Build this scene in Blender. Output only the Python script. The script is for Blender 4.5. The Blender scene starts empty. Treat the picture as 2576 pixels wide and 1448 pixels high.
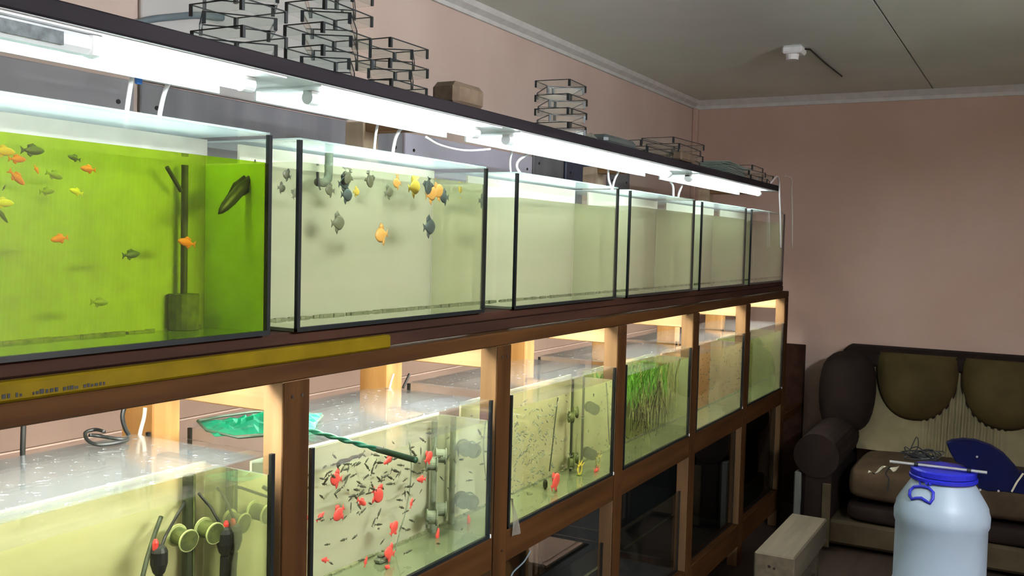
import bpy, math, random
import numpy as np
from mathutils import Vector, Matrix
random.seed(7)
SC = bpy.context.scene
COL = SC.collection
# ------------------------------------------------------------------ camera
FPX = 2408.0
YAW, PITCH, ROLL = (math.radians(a) for a in (28.9746, -2.8193, 1.4401))
CAM = np.array([1.27, 0.0, 1.6])
def cam_axes():
    f = np.array([-math.sin(YAW)*math.cos(PITCH), math.cos(YAW)*math.cos(PITCH), math.sin(PITCH)])
    r = np.array([math.cos(YAW), math.sin(YAW), 0.0]); u = np.cross(r, f)
    return np.array([math.cos(ROLL)*r+math.sin(ROLL)*u, -math.sin(ROLL)*r+math.cos(ROLL)*u, f])
AX = cam_axes()
def at(px, py, axis, v):
    """world point on the plane axis=v that the photograph shows at a pixel"""
    d = AX.T @ np.array([(px-1288)/FPX, -(py-724)/FPX, 1.0]); i = 'xyz'.index(axis)
    return CAM + d*((v-CAM[i])/d[i])
def pr(p):
    c = AX @ (np.array(p)-CAM); return np.array([1288+FPX*c[0]/c[2], 724-FPX*c[1]/c[2]])
cd = bpy.data.cameras.new('camera'); cam = bpy.data.objects.new('camera', cd); COL.objects.link(cam)
cd.sensor_width = 36.0; cd.lens = FPX/2576*36.0; cd.clip_start = 0.02
M4 = Matrix.Identity(4)
for i in range(3):
    M4[i][0] = AX[0][i]; M4[i][1] = AX[1][i]; M4[i][2] = -AX[2][i]; M4[i][3] = CAM[i]
cam.matrix_world = M4
SC.camera = cam
# ------------------------------------------------------------------ world, light levels, exposure
w = bpy.data.worlds.new('world'); SC.world = w; w.use_nodes = True
w.node_tree.nodes['Background'].inputs[0].default_value = (0.5, 0.55, 0.6, 1)
w.node_tree.nodes['Background'].inputs[1].default_value = 0.02
SC.view_settings.view_transform = 'Standard'; SC.view_settings.look = 'None'
SC.view_settings.gamma = 1.0; SC.view_settings.use_curve_mapping = False
SC.view_settings.exposure = 2.0
TUBE_UP, TUBE_LOW, FILL_LAMP = 8.0, 36.0, 105.0
SC.cycles.transparent_max_bounces = 32
SC.cycles.max_bounces = 6
SC.cycles.diffuse_bounces = 3
SC.cycles.glossy_bounces = 3
SC.cycles.transmission_bounces = 3
SC.cycles.adaptive_threshold = 0.03
SC.cycles.use_light_tree = False
SC.cycles.sample_clamp_indirect = 6.0
SC.cycles.caustics_reflective = False; SC.cycles.caustics_refractive = False

# ------------------------------------------------------------------ materials
def lin(c):
    return tuple(((x/255)/12.92 if x/255 <= 0.04045 else ((x/255+0.055)/1.055)**2.4) for x in c)
MATS = {}
def newmat(name):
    m = bpy.data.materials.new(name); m.use_nodes = True; MATS[name] = m
    nt = m.node_tree; nt.nodes.clear(); out = nt.nodes.new('ShaderNodeOutputMaterial')
    return m, nt, out
def noise_mix(nt, c1, c2, scale, stretch=(1, 1, 1), detail=4, lo=0.35, hi=0.65):
    tc = nt.nodes.new('ShaderNodeTexCoord'); mp = nt.nodes.new('ShaderNodeMapping'); mp.inputs['Scale'].default_value = stretch
    nz = nt.nodes.new('ShaderNodeTexNoise'); nz.inputs['Scale'].default_value = scale; nz.inputs['Detail'].default_value = detail
    rp = nt.nodes.new('ShaderNodeValToRGB')
    rp.color_ramp.elements[0].position = lo; rp.color_ramp.elements[1].position = hi
    rp.color_ramp.elements[0].color = (*c1, 1); rp.color_ramp.elements[1].color = (*c2, 1)
    nt.links.new(tc.outputs['Object'], mp.inputs[0]); nt.links.new(mp.outputs[0], nz.inputs['Vector']); nt.links.new(nz.outputs['Fac'], rp.inputs[0])
    return rp.outputs[0], nz.outputs['Fac']
def pm(name, rgb, rough=0.6, metal=0.0, rgb2=None, scale=20, stretch=(1, 1, 1), bump=0.0, lo=0.35, hi=0.65, sub=0.0, spec=0.5):
    m, nt, out = newmat(name)
    b = nt.nodes.new('ShaderNodeBsdfPrincipled'); nt.links.new(b.outputs[0], out.inputs[0])
    b.inputs['Roughness'].default_value = rough; b.inputs['Metallic'].default_value = metal
    b.inputs['Specular IOR Level'].default_value = spec
    c1 = lin(rgb); c2 = lin(rgb2) if rgb2 else tuple(min(1, x*1.12) for x in c1)
    col, fac = noise_mix(nt, c1, c2, scale, stretch, lo=lo, hi=hi)
    nt.links.new(col, b.inputs['Base Color'])
    if bump:
        bp = nt.nodes.new('ShaderNodeBump'); bp.inputs['Strength'].default_value = bump; bp.inputs['Distance'].default_value = 0.003
        nt.links.new(fac, bp.inputs['Height']); nt.links.new(bp.outputs[0], b.inputs['Normal'])
    return m
def emit(name, rgb, strength):
    m, nt, out = newmat(name); e = nt.nodes.new('ShaderNodeEmission')
    e.inputs[0].default_value = (*lin(rgb), 1); e.inputs[1].default_value = strength
    nt.links.new(e.outputs[0], out.inputs[0]); return m
def clear(name, tint, f0=0.04, rough=0.02, fog=0.0, fogrgb=(235, 245, 245), drops=False, refl=(1, 1, 1)):
    """thin transparent sheet: tinted see-through, angle-dependent gloss, optional wet film that scatters"""
    m, nt, out = newmat(name); N = nt.nodes; L = nt.links
    tr = N.new('ShaderNodeBsdfTransparent'); tr.inputs[0].default_value = (*tint, 1)
    gl = N.new('ShaderNodeBsdfGlossy'); gl.inputs['Roughness'].default_value = rough; gl.inputs[0].default_value = (*refl, 1)
    lw = N.new('ShaderNodeLayerWeight'); lw.inputs[0].default_value = 0.5
    p = N.new('ShaderNodeMath'); p.operation = 'POWER'; p.inputs[1].default_value = 5; L.new(lw.outputs['Facing'], p.inputs[0])
    ma = N.new('ShaderNodeMath'); ma.operation = 'MULTIPLY_ADD'; ma.inputs[1].default_value = 1-f0; ma.inputs[2].default_value = f0
    L.new(p.outputs[0], ma.inputs[0])
    mx = N.new('ShaderNodeMixShader'); L.new(ma.outputs[0], mx.inputs[0]); L.new(tr.outputs[0], mx.inputs[1]); L.new(gl.outputs[0], mx.inputs[2])
    last = mx
    if fog > 0:
        di = N.new('ShaderNodeBsdfDiffuse'); di.inputs[0].default_value = (*lin(fogrgb), 1)
        tl = N.new('ShaderNodeBsdfTranslucent'); tl.inputs[0].default_value = (*lin(fogrgb), 1)
        m2 = N.new('ShaderNodeMixShader'); m2.inputs[0].default_value = 0.5; L.new(di.outputs[0], m2.inputs[1]); L.new(tl.outputs[0], m2.inputs[2])
        m3 = N.new('ShaderNodeMixShader'); m3.inputs[0].default_value = fog
        if drops:
            tc = N.new('ShaderNodeTexCoord'); nz = N.new('ShaderNodeTexNoise'); nz.inputs['Scale'].default_value = 70; nz.inputs['Detail'].default_value = 3
            L.new(tc.outputs['Object'], nz.inputs['Vector'])
            rp = N.new('ShaderNodeValToRGB'); rp.color_ramp.elements[0].position = 0.66; rp.color_ramp.elements[1].position = 0.72
            rp.color_ramp.elements[0].color = (fog, fog, fog, 1); rp.color_ramp.elements[1].color = (min(1, fog+.4),)*3+(1,)
            L.new(nz.outputs['Fac'], rp.inputs[0]); L.new(rp.outputs[0], m3.inputs[0])
        L.new(last.outputs[0], m3.inputs[1]); L.new(m2.outputs[0], m3.inputs[2]); last = m3
    L.new(last.outputs[0], out.inputs[0]); return m

pm('wall_paint', (216, 194, 180), 0.9, rgb2=(208, 184, 170), scale=2.5, bump=0.03)
pm('wall_board', (160, 134, 122), 0.85, rgb2=(146, 120, 108), scale=3, stretch=(1, .15, 1))
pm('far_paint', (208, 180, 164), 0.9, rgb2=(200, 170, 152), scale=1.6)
pm('ceiling_paint', (232, 238, 230), 0.85, rgb2=(222, 228, 218), scale=1.2)
pm('cornice', (205, 204, 198), 0.8)
pm('floor_boards', (58, 44, 34), 0.6, rgb2=(46, 34, 26), scale=6, stretch=(4, .4, 1))
pm('dark_panel', (140, 138, 140), 0.6, rgb2=(122, 120, 124), scale=5, stretch=(1, 2, .3))
pm('lit_panel', (200, 196, 190), 0.7, rgb2=(190, 187, 182), scale=4)
pm('lilac_panel', (216, 212, 226), 0.6, rgb2=(206, 202, 216), scale=4)
pm('grey_panel', (158, 154, 156), 0.6, rgb2=(146, 142, 144), scale=4)
pm('blue_panel', (58, 66, 92), 0.3, rgb2=(80, 88, 112), scale=8)
pm('seam_dark', (70, 70, 66), 0.9)
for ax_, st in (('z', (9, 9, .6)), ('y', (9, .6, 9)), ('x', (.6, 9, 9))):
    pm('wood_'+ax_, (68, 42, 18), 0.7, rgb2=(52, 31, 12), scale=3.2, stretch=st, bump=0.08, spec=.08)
    pm('pale_wood_'+ax_, (170, 134, 94), 0.7, rgb2=(146, 110, 72), scale=3.2, stretch=st, bump=0.08)
pm('shaded_post_wood', (116, 88, 58), 0.75, rgb2=(96, 72, 46), scale=3.2, stretch=(9, 9, .6), bump=.08, spec=.15)
pm('raw_wood', (222, 200, 172), 0.7, rgb2=(204, 180, 150), scale=3.2, stretch=(9, 9, .6), bump=.06)
pm('amber_wood', (176, 130, 72), 0.7, rgb2=(152, 106, 52), scale=3.2, stretch=(9, 9, .6), bump=.08)
pm('dark_board', (44, 39, 42), 0.7, rgb2=(34, 30, 33), scale=4, stretch=(5, .5, 5), spec=.12)
pm('brown_board', (58, 36, 26), 0.7, rgb2=(44, 27, 20), scale=4, stretch=(5, .5, 5), spec=.08)
pm('white_metal', (236, 240, 238), 0.35)
pm('white_plastic', (232, 234, 232), 0.4)
pm('grey_label', (120, 128, 128), 0.6, rgb2=(70, 78, 78), scale=60)
pm('silicone', (14, 20, 20), 0.35)
pm('frame_silicone', (26, 32, 32), 0.45)
pm('cream_back', (244, 240, 216), 0.75, rgb2=(236, 234, 206), scale=6, stretch=(1, .4, 3))
pm('white_back', (176, 172, 160), 0.7)
pm('white_liner', (240, 238, 226), 0.7)
pm('olive_back', (236, 230, 190), 0.75, rgb2=(224, 218, 172), scale=6, stretch=(1, .4, 3))
pm('peach_back', (252, 200, 150), 0.75, rgb2=(244, 182, 126), scale=6)
pm('green_back', (206, 210, 140), 0.75, rgb2=(180, 190, 110), scale=8)
m_, nt_, out_ = newmat('inner_reflection')
g_ = nt_.nodes.new('ShaderNodeBsdfGlossy'); g_.inputs[0].default_value = (.86, .88, .82, 1); g_.inputs['Roughness'].default_value = .03
d_ = nt_.nodes.new('ShaderNodeBsdfDiffuse'); d_.inputs[0].default_value = (.7, .72, .6, 1)
x_ = nt_.nodes.new('ShaderNodeMixShader'); x_.inputs[0].default_value = .25
nt_.links.new(g_.outputs[0], x_.inputs[1]); nt_.links.new(d_.outputs[0], x_.inputs[2]); nt_.links.new(x_.outputs[0], out_.inputs[0])
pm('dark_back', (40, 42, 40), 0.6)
pm('tank_floor', (132, 140, 112), 0.6, rgb2=(112, 122, 94), scale=14)
pm('silt', (96, 100, 66), 0.9, rgb2=(140, 142, 104), scale=60)
pm('yellow_strip', (104, 84, 4), 0.6, rgb2=(90, 72, 3), scale=12, spec=.08)
pm('ink', (24, 18, 14), 0.7)
pm('screw_dark', (30, 22, 16), 0.5)
pm('black_rubber', (20, 22, 20), 0.5)
pm('olive_rubber', (52, 60, 34), 0.6, rgb2=(36, 44, 22), scale=40)
pm('sponge_olive', (96, 104, 52), 0.85, rgb2=(70, 80, 36), scale=60, bump=.3)
pm('sponge_grey', (132, 140, 116), 0.85, rgb2=(108, 116, 94), scale=60, bump=.3)
pm('sponge_rim', (186, 192, 130), 0.6)
pm('red_plastic', (214, 60, 56), 0.45)
pm('blue_plastic', (60, 120, 200), 0.4)
pm('hose_white', (236, 232, 230), 0.4)
pm('slate_hose', (104, 116, 122), 0.5)
pm('hose_clear', (200, 188, 172), 0.4)
pm('cork', (116, 98, 78), 0.85, rgb2=(98, 80, 62), scale=30, bump=.2)
pm('net_frame', (50, 70, 52), 0.5)
pm('twist_green', (30, 150, 112), 0.5, rgb2=(14, 90, 62), scale=24)
pm('handle_tip', (30, 66, 34), 0.5)
pm('stick', (70, 58, 40), 0.8, rgb2=(40, 32, 22), scale=50)
pm('leaf_green', (70, 140, 34), 0.5, rgb2=(120, 180, 60), scale=10)
pm('leaf_pale', (150, 160, 70), 0.6, rgb2=(190, 190, 120), scale=10)
pm('plastic_tray', (86, 92, 88), 0.45, rgb2=(74, 80, 76), scale=5)
pm('sofa_brown', (74, 59, 43), 0.9, rgb2=(62, 49, 35), scale=12, bump=.1, spec=0.15)
pm('sofa_dark', (36, 26, 22), 0.85, rgb2=(28, 20, 16), scale=9, bump=.1, spec=0.15)
pm('sofa_cream', (126, 117, 88), 0.85, rgb2=(112, 103, 76), scale=6, spec=0.15)
pm('sofa_tan', (77, 65, 36), 0.8, rgb2=(64, 53, 28), scale=5, bump=.05, spec=0.15)
pm('sofa_base', (74, 64, 46), 0.9, rgb2=(60, 50, 36), scale=8, spec=0.15)
pm('barrel_white', (160, 176, 190), 0.4, rgb2=(152, 168, 182), scale=3)
pm('barrel_blue', (30, 36, 170), 0.4)
pm('navy', (6, 10, 52), 0.5, rgb2=(4, 8, 38), scale=6, spec=.12)
pm('steel', (200, 200, 198), 0.3, metal=0.7)
pm('strap', (170, 160, 136), 0.7)
pm('bench_wood', (84, 74, 56), 0.75, rgb2=(68, 60, 44), scale=4, stretch=(9, .6, 9), bump=.1)
pm('pale_board', (92, 92, 84), 0.8)
for nme, c, c2 in (('fish_orange', (236, 110, 40), (250, 140, 60)), ('fish_red', (232, 70, 60), (246, 96, 84)), ('fish_slate', (60, 78, 74), (90, 104, 96)),
                   ('fish_black', (18, 26, 30), (34, 44, 44)), ('fish_olive', (110, 124, 40), (150, 160, 60)), ('fish_yellow', (226, 196, 60), (236, 216, 96)),
                   ('fish_gold', (238, 170, 70), (246, 196, 110)), ('fish_grey', (96, 102, 76), (134, 136, 104)), ('fish_fry', (52, 56, 40), (86, 86, 60)),
                   ('fish_pale_fry', (108, 116, 96), (132, 138, 112))):
    pm(nme, c, 0.4, rgb2=c2, scale=30)
emit('tube_glow', (238, 252, 255), TUBE_UP)
emit('tube_glow_low', (252, 252, 240), TUBE_LOW)
emit('fill_glow', (236, 244, 255), FILL_LAMP)
clear('glass', (0.988, 0.992, 0.988))
clear('frame_glass', (0.955, 0.975, 0.965), f0=0.03, fog=0.012, fogrgb=(170, 190, 184))
clear('sheet_glass', (0.9, 0.95, 0.93), f0=0.04, fog=0.5, fogrgb=(214, 230, 220))
clear('lid_fog_glare', (0.94, 0.98, 0.97), f0=0.08, fog=0.30, fogrgb=(225, 240, 238))  # white scatter put in for the glare under the upper covers
clear('lid_wet', (0.97, 0.985, 0.98), f0=0.035, rough=0.012, fog=0.035, fogrgb=(235, 242, 246), drops=True)
clear('water_clear', (0.97, 0.98, 0.91))
clear('water_lime', (0.80, 0.93, 0.24), f0=0.03)
clear('water_olive', (0.96, 0.97, 0.86))
clear('film', (0.9, 0.9, 0.86), f0=0.1, rough=.15, fog=0.25, fogrgb=(210, 205, 190))
clear('net_mesh', (0.35, 0.85, 0.68), f0=0.02, rough=.4, fog=0.62, fogrgb=(24, 168, 124))
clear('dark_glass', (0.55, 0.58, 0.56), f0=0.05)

# ------------------------------------------------------------------ mesh helpers
ORG = {}
class MB:
    def __init__(s): s.v = []; s.f = []
    def add(s, vs, fs):
        n = len(s.v); s.v += [tuple(map(float, p)) for p in vs]; s.f += [tuple(n+i for i in q) for q in fs]; return s
    def box(s, x0, x1, y0, y1, z0, z1):
        x0, x1 = min(x0, x1), max(x0, x1); y0, y1 = min(y0, y1), max(y0, y1); z0, z1 = min(z0, z1), max(z0, z1)
        return s.add([(x0,y0,z0),(x1,y0,z0),(x1,y1,z0),(x0,y1,z0),(x0,y0,z1),(x1,y0,z1),(x1,y1,z1),(x0,y1,z1)],
                     [(0,3,2,1),(4,5,6,7),(0,1,5,4),(1,2,6,5),(2,3,7,6),(3,0,4,7)])
    def bbox(s, x0, x1, y0, y1, z0, z1, b=0.006):
        """box with chamfered edges"""
        xs, ys, zs = (x0, x1), (y0, y1), (z0, z1); P = {}; vs = []
        for i in (0, 1):
            for j in (0, 1):
                for k in (0, 1):
                    sx, sy, sz = (1-2*i), (1-2*j), (1-2*k)
                    for a in range(3):
                        p = [xs[i]+sx*b, ys[j]+sy*b, zs[k]+sz*b]
                        p[a] = (xs[i], ys[j], zs[k])[a]
                        P[i, j, k, a] = len(vs); vs.append(p)
        fs = []
        for a in range(3):
            o1, o2 = [q for q in range(3) if q != a]
            for e in (0, 1):
                def idx(u, v, ax=a):
                    t = [0, 0, 0]; t[a] = e; t[o1] = u; t[o2] = v; return P[t[0], t[1], t[2], ax]
                fs.append((idx(0,0), idx(1,0), idx(1,1), idx(0,1)))
        for a in range(3):      # edges parallel to axis a
            o1, o2 = [q for q in range(3) if q != a]
            for u in (0, 1):
                for v in (0, 1):
                    def g(e, ax):
                        t = [0, 0, 0]; t[a] = e; t[o1] = u; t[o2] = v; return P[t[0], t[1], t[2], ax]
                    fs.append((g(0, o1), g(1, o1), g(1, o2), g(0, o2)))
        for i in (0, 1):
            for j in (0, 1):
                for k in (0, 1): fs.append((P[i,j,k,0], P[i,j,k,1], P[i,j,k,2]))
        return s.add(vs, fs)
    def tube(s, pts, r, n=8, r2=None):
        pts = [Vector(p) for p in pts]; m = len(pts); base = len(s.v); up = None
        for i, p in enumerate(pts):
            t = (pts[min(i+1, m-1)]-pts[max(i-1, 0)]).normalized()
            if up is None: up = Vector((0, 0, 1)) if abs(t.z) < .9 else Vector((1, 0, 0))
            a = t.cross(up).normalized(); b = a.cross(t).normalized(); up = b
            rr = r if r2 is None else r+(r2-r)*i/max(1, m-1)
            for k in range(n):
                q = p+(a*math.cos(2*math.pi*k/n)+b*math.sin(2*math.pi*k/n))*rr; s.v.append(tuple(q))
        for i in range(m-1):
            for k in range(n):
                s.f.append((base+i*n+k, base+i*n+(k+1) % n, base+(i+1)*n+(k+1) % n, base+(i+1)*n+k))
        s.f.append(tuple(base+k for k in reversed(range(n)))); s.f.append(tuple(base+(m-1)*n+k for k in range(n)))
        return s
    def lathe(s, prof, c, n=32):
        base = len(s.v)
        for r, z in prof:
            for k in range(n):
                a = 2*math.pi*k/n; s.v.append((c[0]+r*math.cos(a), c[1]+r*math.sin(a), c[2]+z))
        for i in range(len(prof)-1):
            for k in range(n): s.f.append((base+i*n+k, base+i*n+(k+1) % n, base+(i+1)*n+(k+1) % n, base+(i+1)*n+k))
        s.f.append(tuple(base+k for k in reversed(range(n)))); s.f.append(tuple(base+(len(prof)-1)*n+k for k in range(n)))
        return s
    def prism(s, poly, axis, a, b):
        """poly of 2-d points in the other two axes, extruded along axis from a to b"""
        o = [q for q in range(3) if q != 'xyz'.index(axis)]; i = 'xyz'.index(axis); n = len(poly); vs = []
        for e in (a, b):
            for u, v in poly:
                t = [0, 0, 0]; t[i] = e; t[o[0]] = u; t[o[1]] = v; vs.append(t)
        return s.add(vs, [tuple(range(n))[::-1], tuple(range(n, 2*n))]+[(k, (k+1) % n, n+(k+1) % n, n+k) for k in range(n)])
    def grid(s, fn, nu, nv, thick=None):
        base = len(s.v)
        for i in range(nu+1):
            for j in range(nv+1): s.v.append(tuple(fn(i/nu, j/nv)))
        for i in range(nu):
            for j in range(nv):
                a = base+i*(nv+1)+j; s.f.append((a, a+nv+1, a+nv+2, a+1))
        return s
    def mesh(s, name, mat, smooth=False, org=(0, 0, 0)):
        me = bpy.data.meshes.new(name)
        me.from_pydata([(p[0]-org[0], p[1]-org[1], p[2]-org[2]) for p in s.v], [], s.f)
        me.materials.append(MATS[mat]); me.validate(); me.update()
        import bmesh
        bm = bmesh.new(); bm.from_mesh(me); bmesh.ops.recalc_face_normals(bm, faces=bm.faces); bm.to_mesh(me); bm.free()
        if smooth:
            for p in me.polygons: p.use_smooth = True
        return me
    def build(s, name, mat, parent=None, smooth=False, org=None):
        """vertices are world coordinates; the object is placed at org (default: the parent's origin or the base centre)"""
        if parent is not None:
            o_ = ORG.get(parent.name, (0, 0, 0)); loc = (0, 0, 0)
        else:
            V = np.array(s.v)
            o_ = org if org is not None else ((V[:, 0].min()+V[:, 0].max())/2, (V[:, 1].min()+V[:, 1].max())/2, V[:, 2].min()); loc = o_
        ob = bpy.data.objects.new(name, s.mesh(name, mat, smooth, o_)); COL.objects.link(ob)
        ob.parent = parent; ob.location = loc
        ORG[ob.name] = o_
        return ob
def tag(o, label, cat, group=None, kind=None):
    o['label'] = label
    if cat: o['category'] = cat
    if group: o['group'] = group
    if kind: o['kind'] = kind
    return o
def struct(o, label, cat=None):
    o['kind'] = 'structure'; o['label'] = label; o['category'] = cat or o.name.split('_')[0]; return o
def thing(name, loc, label, cat, group=None):
    o = bpy.data.objects.new(name, None); COL.objects.link(o); o.location = loc; o.empty_display_size = .05
    ORG[o.name] = tuple(loc); return tag(o, label, cat, group)
def copy_tree(o, parent=None):
    c = o.copy(); COL.objects.link(c); c.parent = parent
    for ch in list(o.children): copy_tree(ch, c)
    return c
def B(): return MB()
ORD = ['first', 'second', 'third', 'fourth', 'fifth', 'sixth', 'seventh', 'eighth', 'ninth', 'tenth', 'eleventh', 'twelfth']

# ------------------------------------------------------------------ the room
XW, YF, ZC, XR, YN = -0.80, 6.17, 2.55, 3.3, -2.6
fl = struct(B().box(XW-.1, XR+.1, YN-.1, YF+.1, -.06, 0).build('floor', 'floor_boards'), 'dark wooden floor of the fish room')
wl = struct(B().box(XW-.1, XW, YN-.1, YF+.1, 0, ZC).build('wall_left', 'wall_paint'), 'pinkish beige wall behind the tank rack')
for i, (z0, z1) in enumerate(((.32, .57), (.575, .825), (.83, 1.08), (1.085, 1.335))):
    B().bbox(XW, XW+.008, YN, YF, z0, z1, .003).build('wall_board', 'wall_board', wl)
struct(B().box(XW-.1, XR+.1, YF, YF+.1, 0, ZC).build('wall_far', 'far_paint'), 'dim brownish pink far wall behind the sofa')
struct(B().box(XR, XR+.1, YN-.1, YF+.1, 0, ZC).build('wall_right', 'far_paint'), 'plain wall opposite the tank rack')
struct(B().box(XW-.1, XR+.1, YN-.1, YN, 0, ZC).build('wall_near', 'wall_paint'), 'plain wall at the near end of the room')
ce = struct(B().box(XW-.1, XR+.1, YN-.1, YF+.1, ZC+.012, ZC+.08).build('ceiling', 'seam_dark'), 'pale grey panelled ceiling')
for x0, x1 in ((XW, .655), (.663, 1.9), (1.908, XR)):
    B().box(x0, x1, YN, YF, ZC, ZC+.014).build('ceiling_panel', 'ceiling_paint', ce)
struct(B().prism([(XW, ZC), (XW+.05, ZC), (XW+.04, ZC-.02), (XW+.014, ZC-.034), (XW+.012, ZC-.05), (XW, ZC-.05)], 'y', YN, YF).build('trim_1', 'cornice'), 'white cornice along the top of the rack wall', 'trim')
c2 = B()
c2.add([(XW, YF, ZC), (XR, YF, ZC), (XR, YF-.05, ZC), (XW, YF-.05, ZC), (XW, YF-.014, ZC-.034), (XR, YF-.014, ZC-.034), (XW, YF-.012, ZC-.055), (XR, YF-.012, ZC-.055), (XW, YF, ZC-.055), (XR, YF, ZC-.055)],
       [(0,1,2,3), (3,2,5,4), (4,5,7,6), (6,7,9,8), (8,9,1,0), (0,3,4,6,8), (1,9,7,5,2)])
struct(c2.build('trim_2', 'cornice'), 'white cornice along the top of the far wall', 'trim')
struct(B().bbox(XW, XW+.035, YF-.035, YF, 0, ZC-.05, .006).build('trim_3', 'far_paint'), 'narrow vertical strip in the far wall corner', 'trim')

# panels on the rack wall, some painted for lamp cast and shelf shade
def wallpanel(y0, y1, z0, z1, mat, label):
    off = .016 if mat == 'blue_panel' else 0
    t = thing('wall_panel', (XW, (y0+y1)/2, z0), label, 'panel')
    B().bbox(XW+.001+off, XW+.014+off, y0, y1, z0, z1, .003).build('sheet', mat, t)
    for zz in (z0+.06, z1-.06):
        for yy in (y0+.05, y1-.05):
            B().tube([(XW+.013+off, yy, zz), (XW+.017+off, yy, zz)], .006, 8).build('screw', 'screw_dark', t)
wallpanel(1.71, 2.87, 1.38, 1.985, 'dark_panel', 'slate grey lower half of the wall panel, shade below the shelf painted in')  # shade below the shelf put into its colour; lit half follows
wallpanel(1.71, 2.56, 1.99, 2.40, 'lit_panel', 'light grey upper half of the wall panel, lit tone painted in')
wallpanel(3.89, 4.52, 1.38, 2.02, 'dark_panel', 'slate grey panel on the wall between the two far rack posts')
wallpanel(4.75, 5.05, 1.38, 2.00, 'dark_panel', 'narrow slate grey panel on the wall near the far end of the rack')
wallpanel(2.885, 3.875, 1.38, 1.985, 'lilac_panel', 'added pale lilac sheet for lamp light on the wall under the lone frame stack')  # added sheet, its pale colour stands for lamp light on the wall
wallpanel(.30, 1.69, 1.38, 1.985, 'grey_panel', 'added grey sheet for the cool lamp cast behind the lime green aquarium')  # added sheet, cool cast of the tubes put into its colour
wallpanel(4.195, 4.46, 1.60, 2.00, 'blue_panel', 'glossy dark blue sheet on the wall between far rack posts')
# ceiling fittings
t = thing('lamp_holder', tuple(at(2005, 118, 'z', ZC)), 'small white lamp holder with a black cable on the ceiling', 'lamp holder')
p = at(2005, 118, 'z', ZC)
B().bbox(p[0]-.06, p[0]+.035, p[1]-.05, p[1]+.05, ZC-.035, ZC, .008).build('holder_body', 'white_plastic', t)
B().lathe([(.028, -.06), (.032, -.03), (.026, -.025)], (p[0]-.02, p[1], ZC), 16).build('socket', 'white_plastic', t)
q = at(2118, 193, 'z', ZC-.006)
B().tube([(p[0]+.03, p[1], ZC-.012), (p[0]+.05, p[1]+.05, ZC-.006), ((p[0]+q[0])/2+.02, (p[1]+q[1])/2, ZC-.005), (q[0], q[1], ZC-.004)], .004, 6).build('cable', 'black_rubber', t)
# fill lamp added out of view to brighten the room, on two wires
LX_, LY_, LZ_ = 2.3, 1.75, 2.2
t = thing('fill_lamp', (LX_, LY_, LZ_), 'unseen fill lamp added below the ceiling to brighten the room', 'lamp')
B().bbox(LX_-.014, LX_+.014, LY_-.7, LY_+.7, LZ_+.03, LZ_+.06, .004).build('housing', 'white_metal', t)
for dx in (-.035, .035):
    B().tube([(LX_+dx, LY_-.66, LZ_+.012), (LX_+dx, LY_+.66, LZ_+.012)], .013, 12).build('tube', 'fill_glow', t)
for yy in (LY_-.68, LY_+.68):
    B().bbox(LX_-.052, LX_+.052, yy-.02, yy+.02, LZ_-.005, LZ_+.03, .005).build('end_cap', 'white_plastic', t)
    B().tube([(LX_, yy, LZ_+.06), (LX_, yy, ZC)], .002, 6).build('hanger_wire', 'steel', t)

# ------------------------------------------------------------------ the wooden rack
POST = [1.433, 2.262, 3.10, 3.915, 4.73, 5.54]
POST = [0.60]+POST            # the first one stands just left of the frame
rack = thing('tank_rack', (-.25, 3.1, 0), 'long brown wooden rack carrying rows of aquariums along the wall', 'rack')
for y in POST:
    o = B().bbox(-.054, -.0035, y-.037, y+.037, 0, 1.315, .002).build('front_post', 'pale_wood_z' if y < 2 else 'shaded_post_wood', rack)  # far posts use a darker copy, dimmer light put into the wood
    B().bbox(-.0034, 0, y-.037, y+.037, 0, 1.315, .0015).build('shaded_face', 'wood_z', o)  # front darker than the sides, its shade put into the colour
    B().bbox(-.465, -.365, y-.037, y+.037, 0, 1.38, .003).build('rear_post', 'amber_wood', rack)
    B().bbox(-.365, -.054, y-.030, y+.004, 1.252, 1.315, .003).build('side_rail', 'pale_wood_x', rack)
    B().bbox(-.365, -.054, y-.030, y+.004, .705, .775, .003).build('side_rail', 'pale_wood_x', rack)
    for dy in (-.014, .014):
        B().tube([(0, y+dy, 1.285), (.0012, y+dy, 1.285)], .0035, 8).build('screw', 'screw_dark', rack)
    B().tube([(0, y+.01, .745), (.0012, y+.01, .745)], .0035, 8).build('screw', 'screw_dark', rack)
for y in (POST[0], POST[2], POST[4], POST[6]):
    B().bbox(-.535, -.466, y-.036, y+.036, 1.32, 1.935, .003).build('upper_rear_post', 'raw_wood', rack)
    B().bbox(-.466, -.19, y-.03, y+.03, 1.905, 1.932, .003).build('board_arm', 'pale_wood_x', rack)
    B().bbox(-.466, -.40, y-.03, y+.03, 1.32, 1.378, .003).build('post_block', 'pale_wood_x', rack)
for i in range(6):
    y0, y1 = POST[i]+.0375, POST[i+1]-.0375
    B().bbox(-.045, -.002, y0, y1, .705, .795, .003).build('lower_beam', 'wood_y', rack)
    B().bbox(-.045, -.002, y0, y1, .10, .215, .003).build('bottom_beam', 'wood_y', rack)
    B().box(-.364, -.046, y0, y1, .776, .795).build('lower_board', 'brown_board', rack)
    B().box(-.364, -.046, y0, y1, .195, .214).build('bottom_board', 'brown_board', rack)
B().bbox(-.050, 0, .2, 5.58, 1.316, 1.352, .003).build('upper_beam', 'wood_y', rack)
B().bbox(-.40, -.036, .2, 5.58, 1.382, 1.407, .003).build('tank_board', 'brown_board', rack)
B().bbox(-.364, -.33, .2, 5.58, 1.316, 1.381, .003).build('rear_rail', 'pale_wood_y', rack)
B().bbox(-.050, -.034, .2, 5.58, 1.353, 1.381, .002).build('spacer_strip', 'brown_board', rack)
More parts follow.
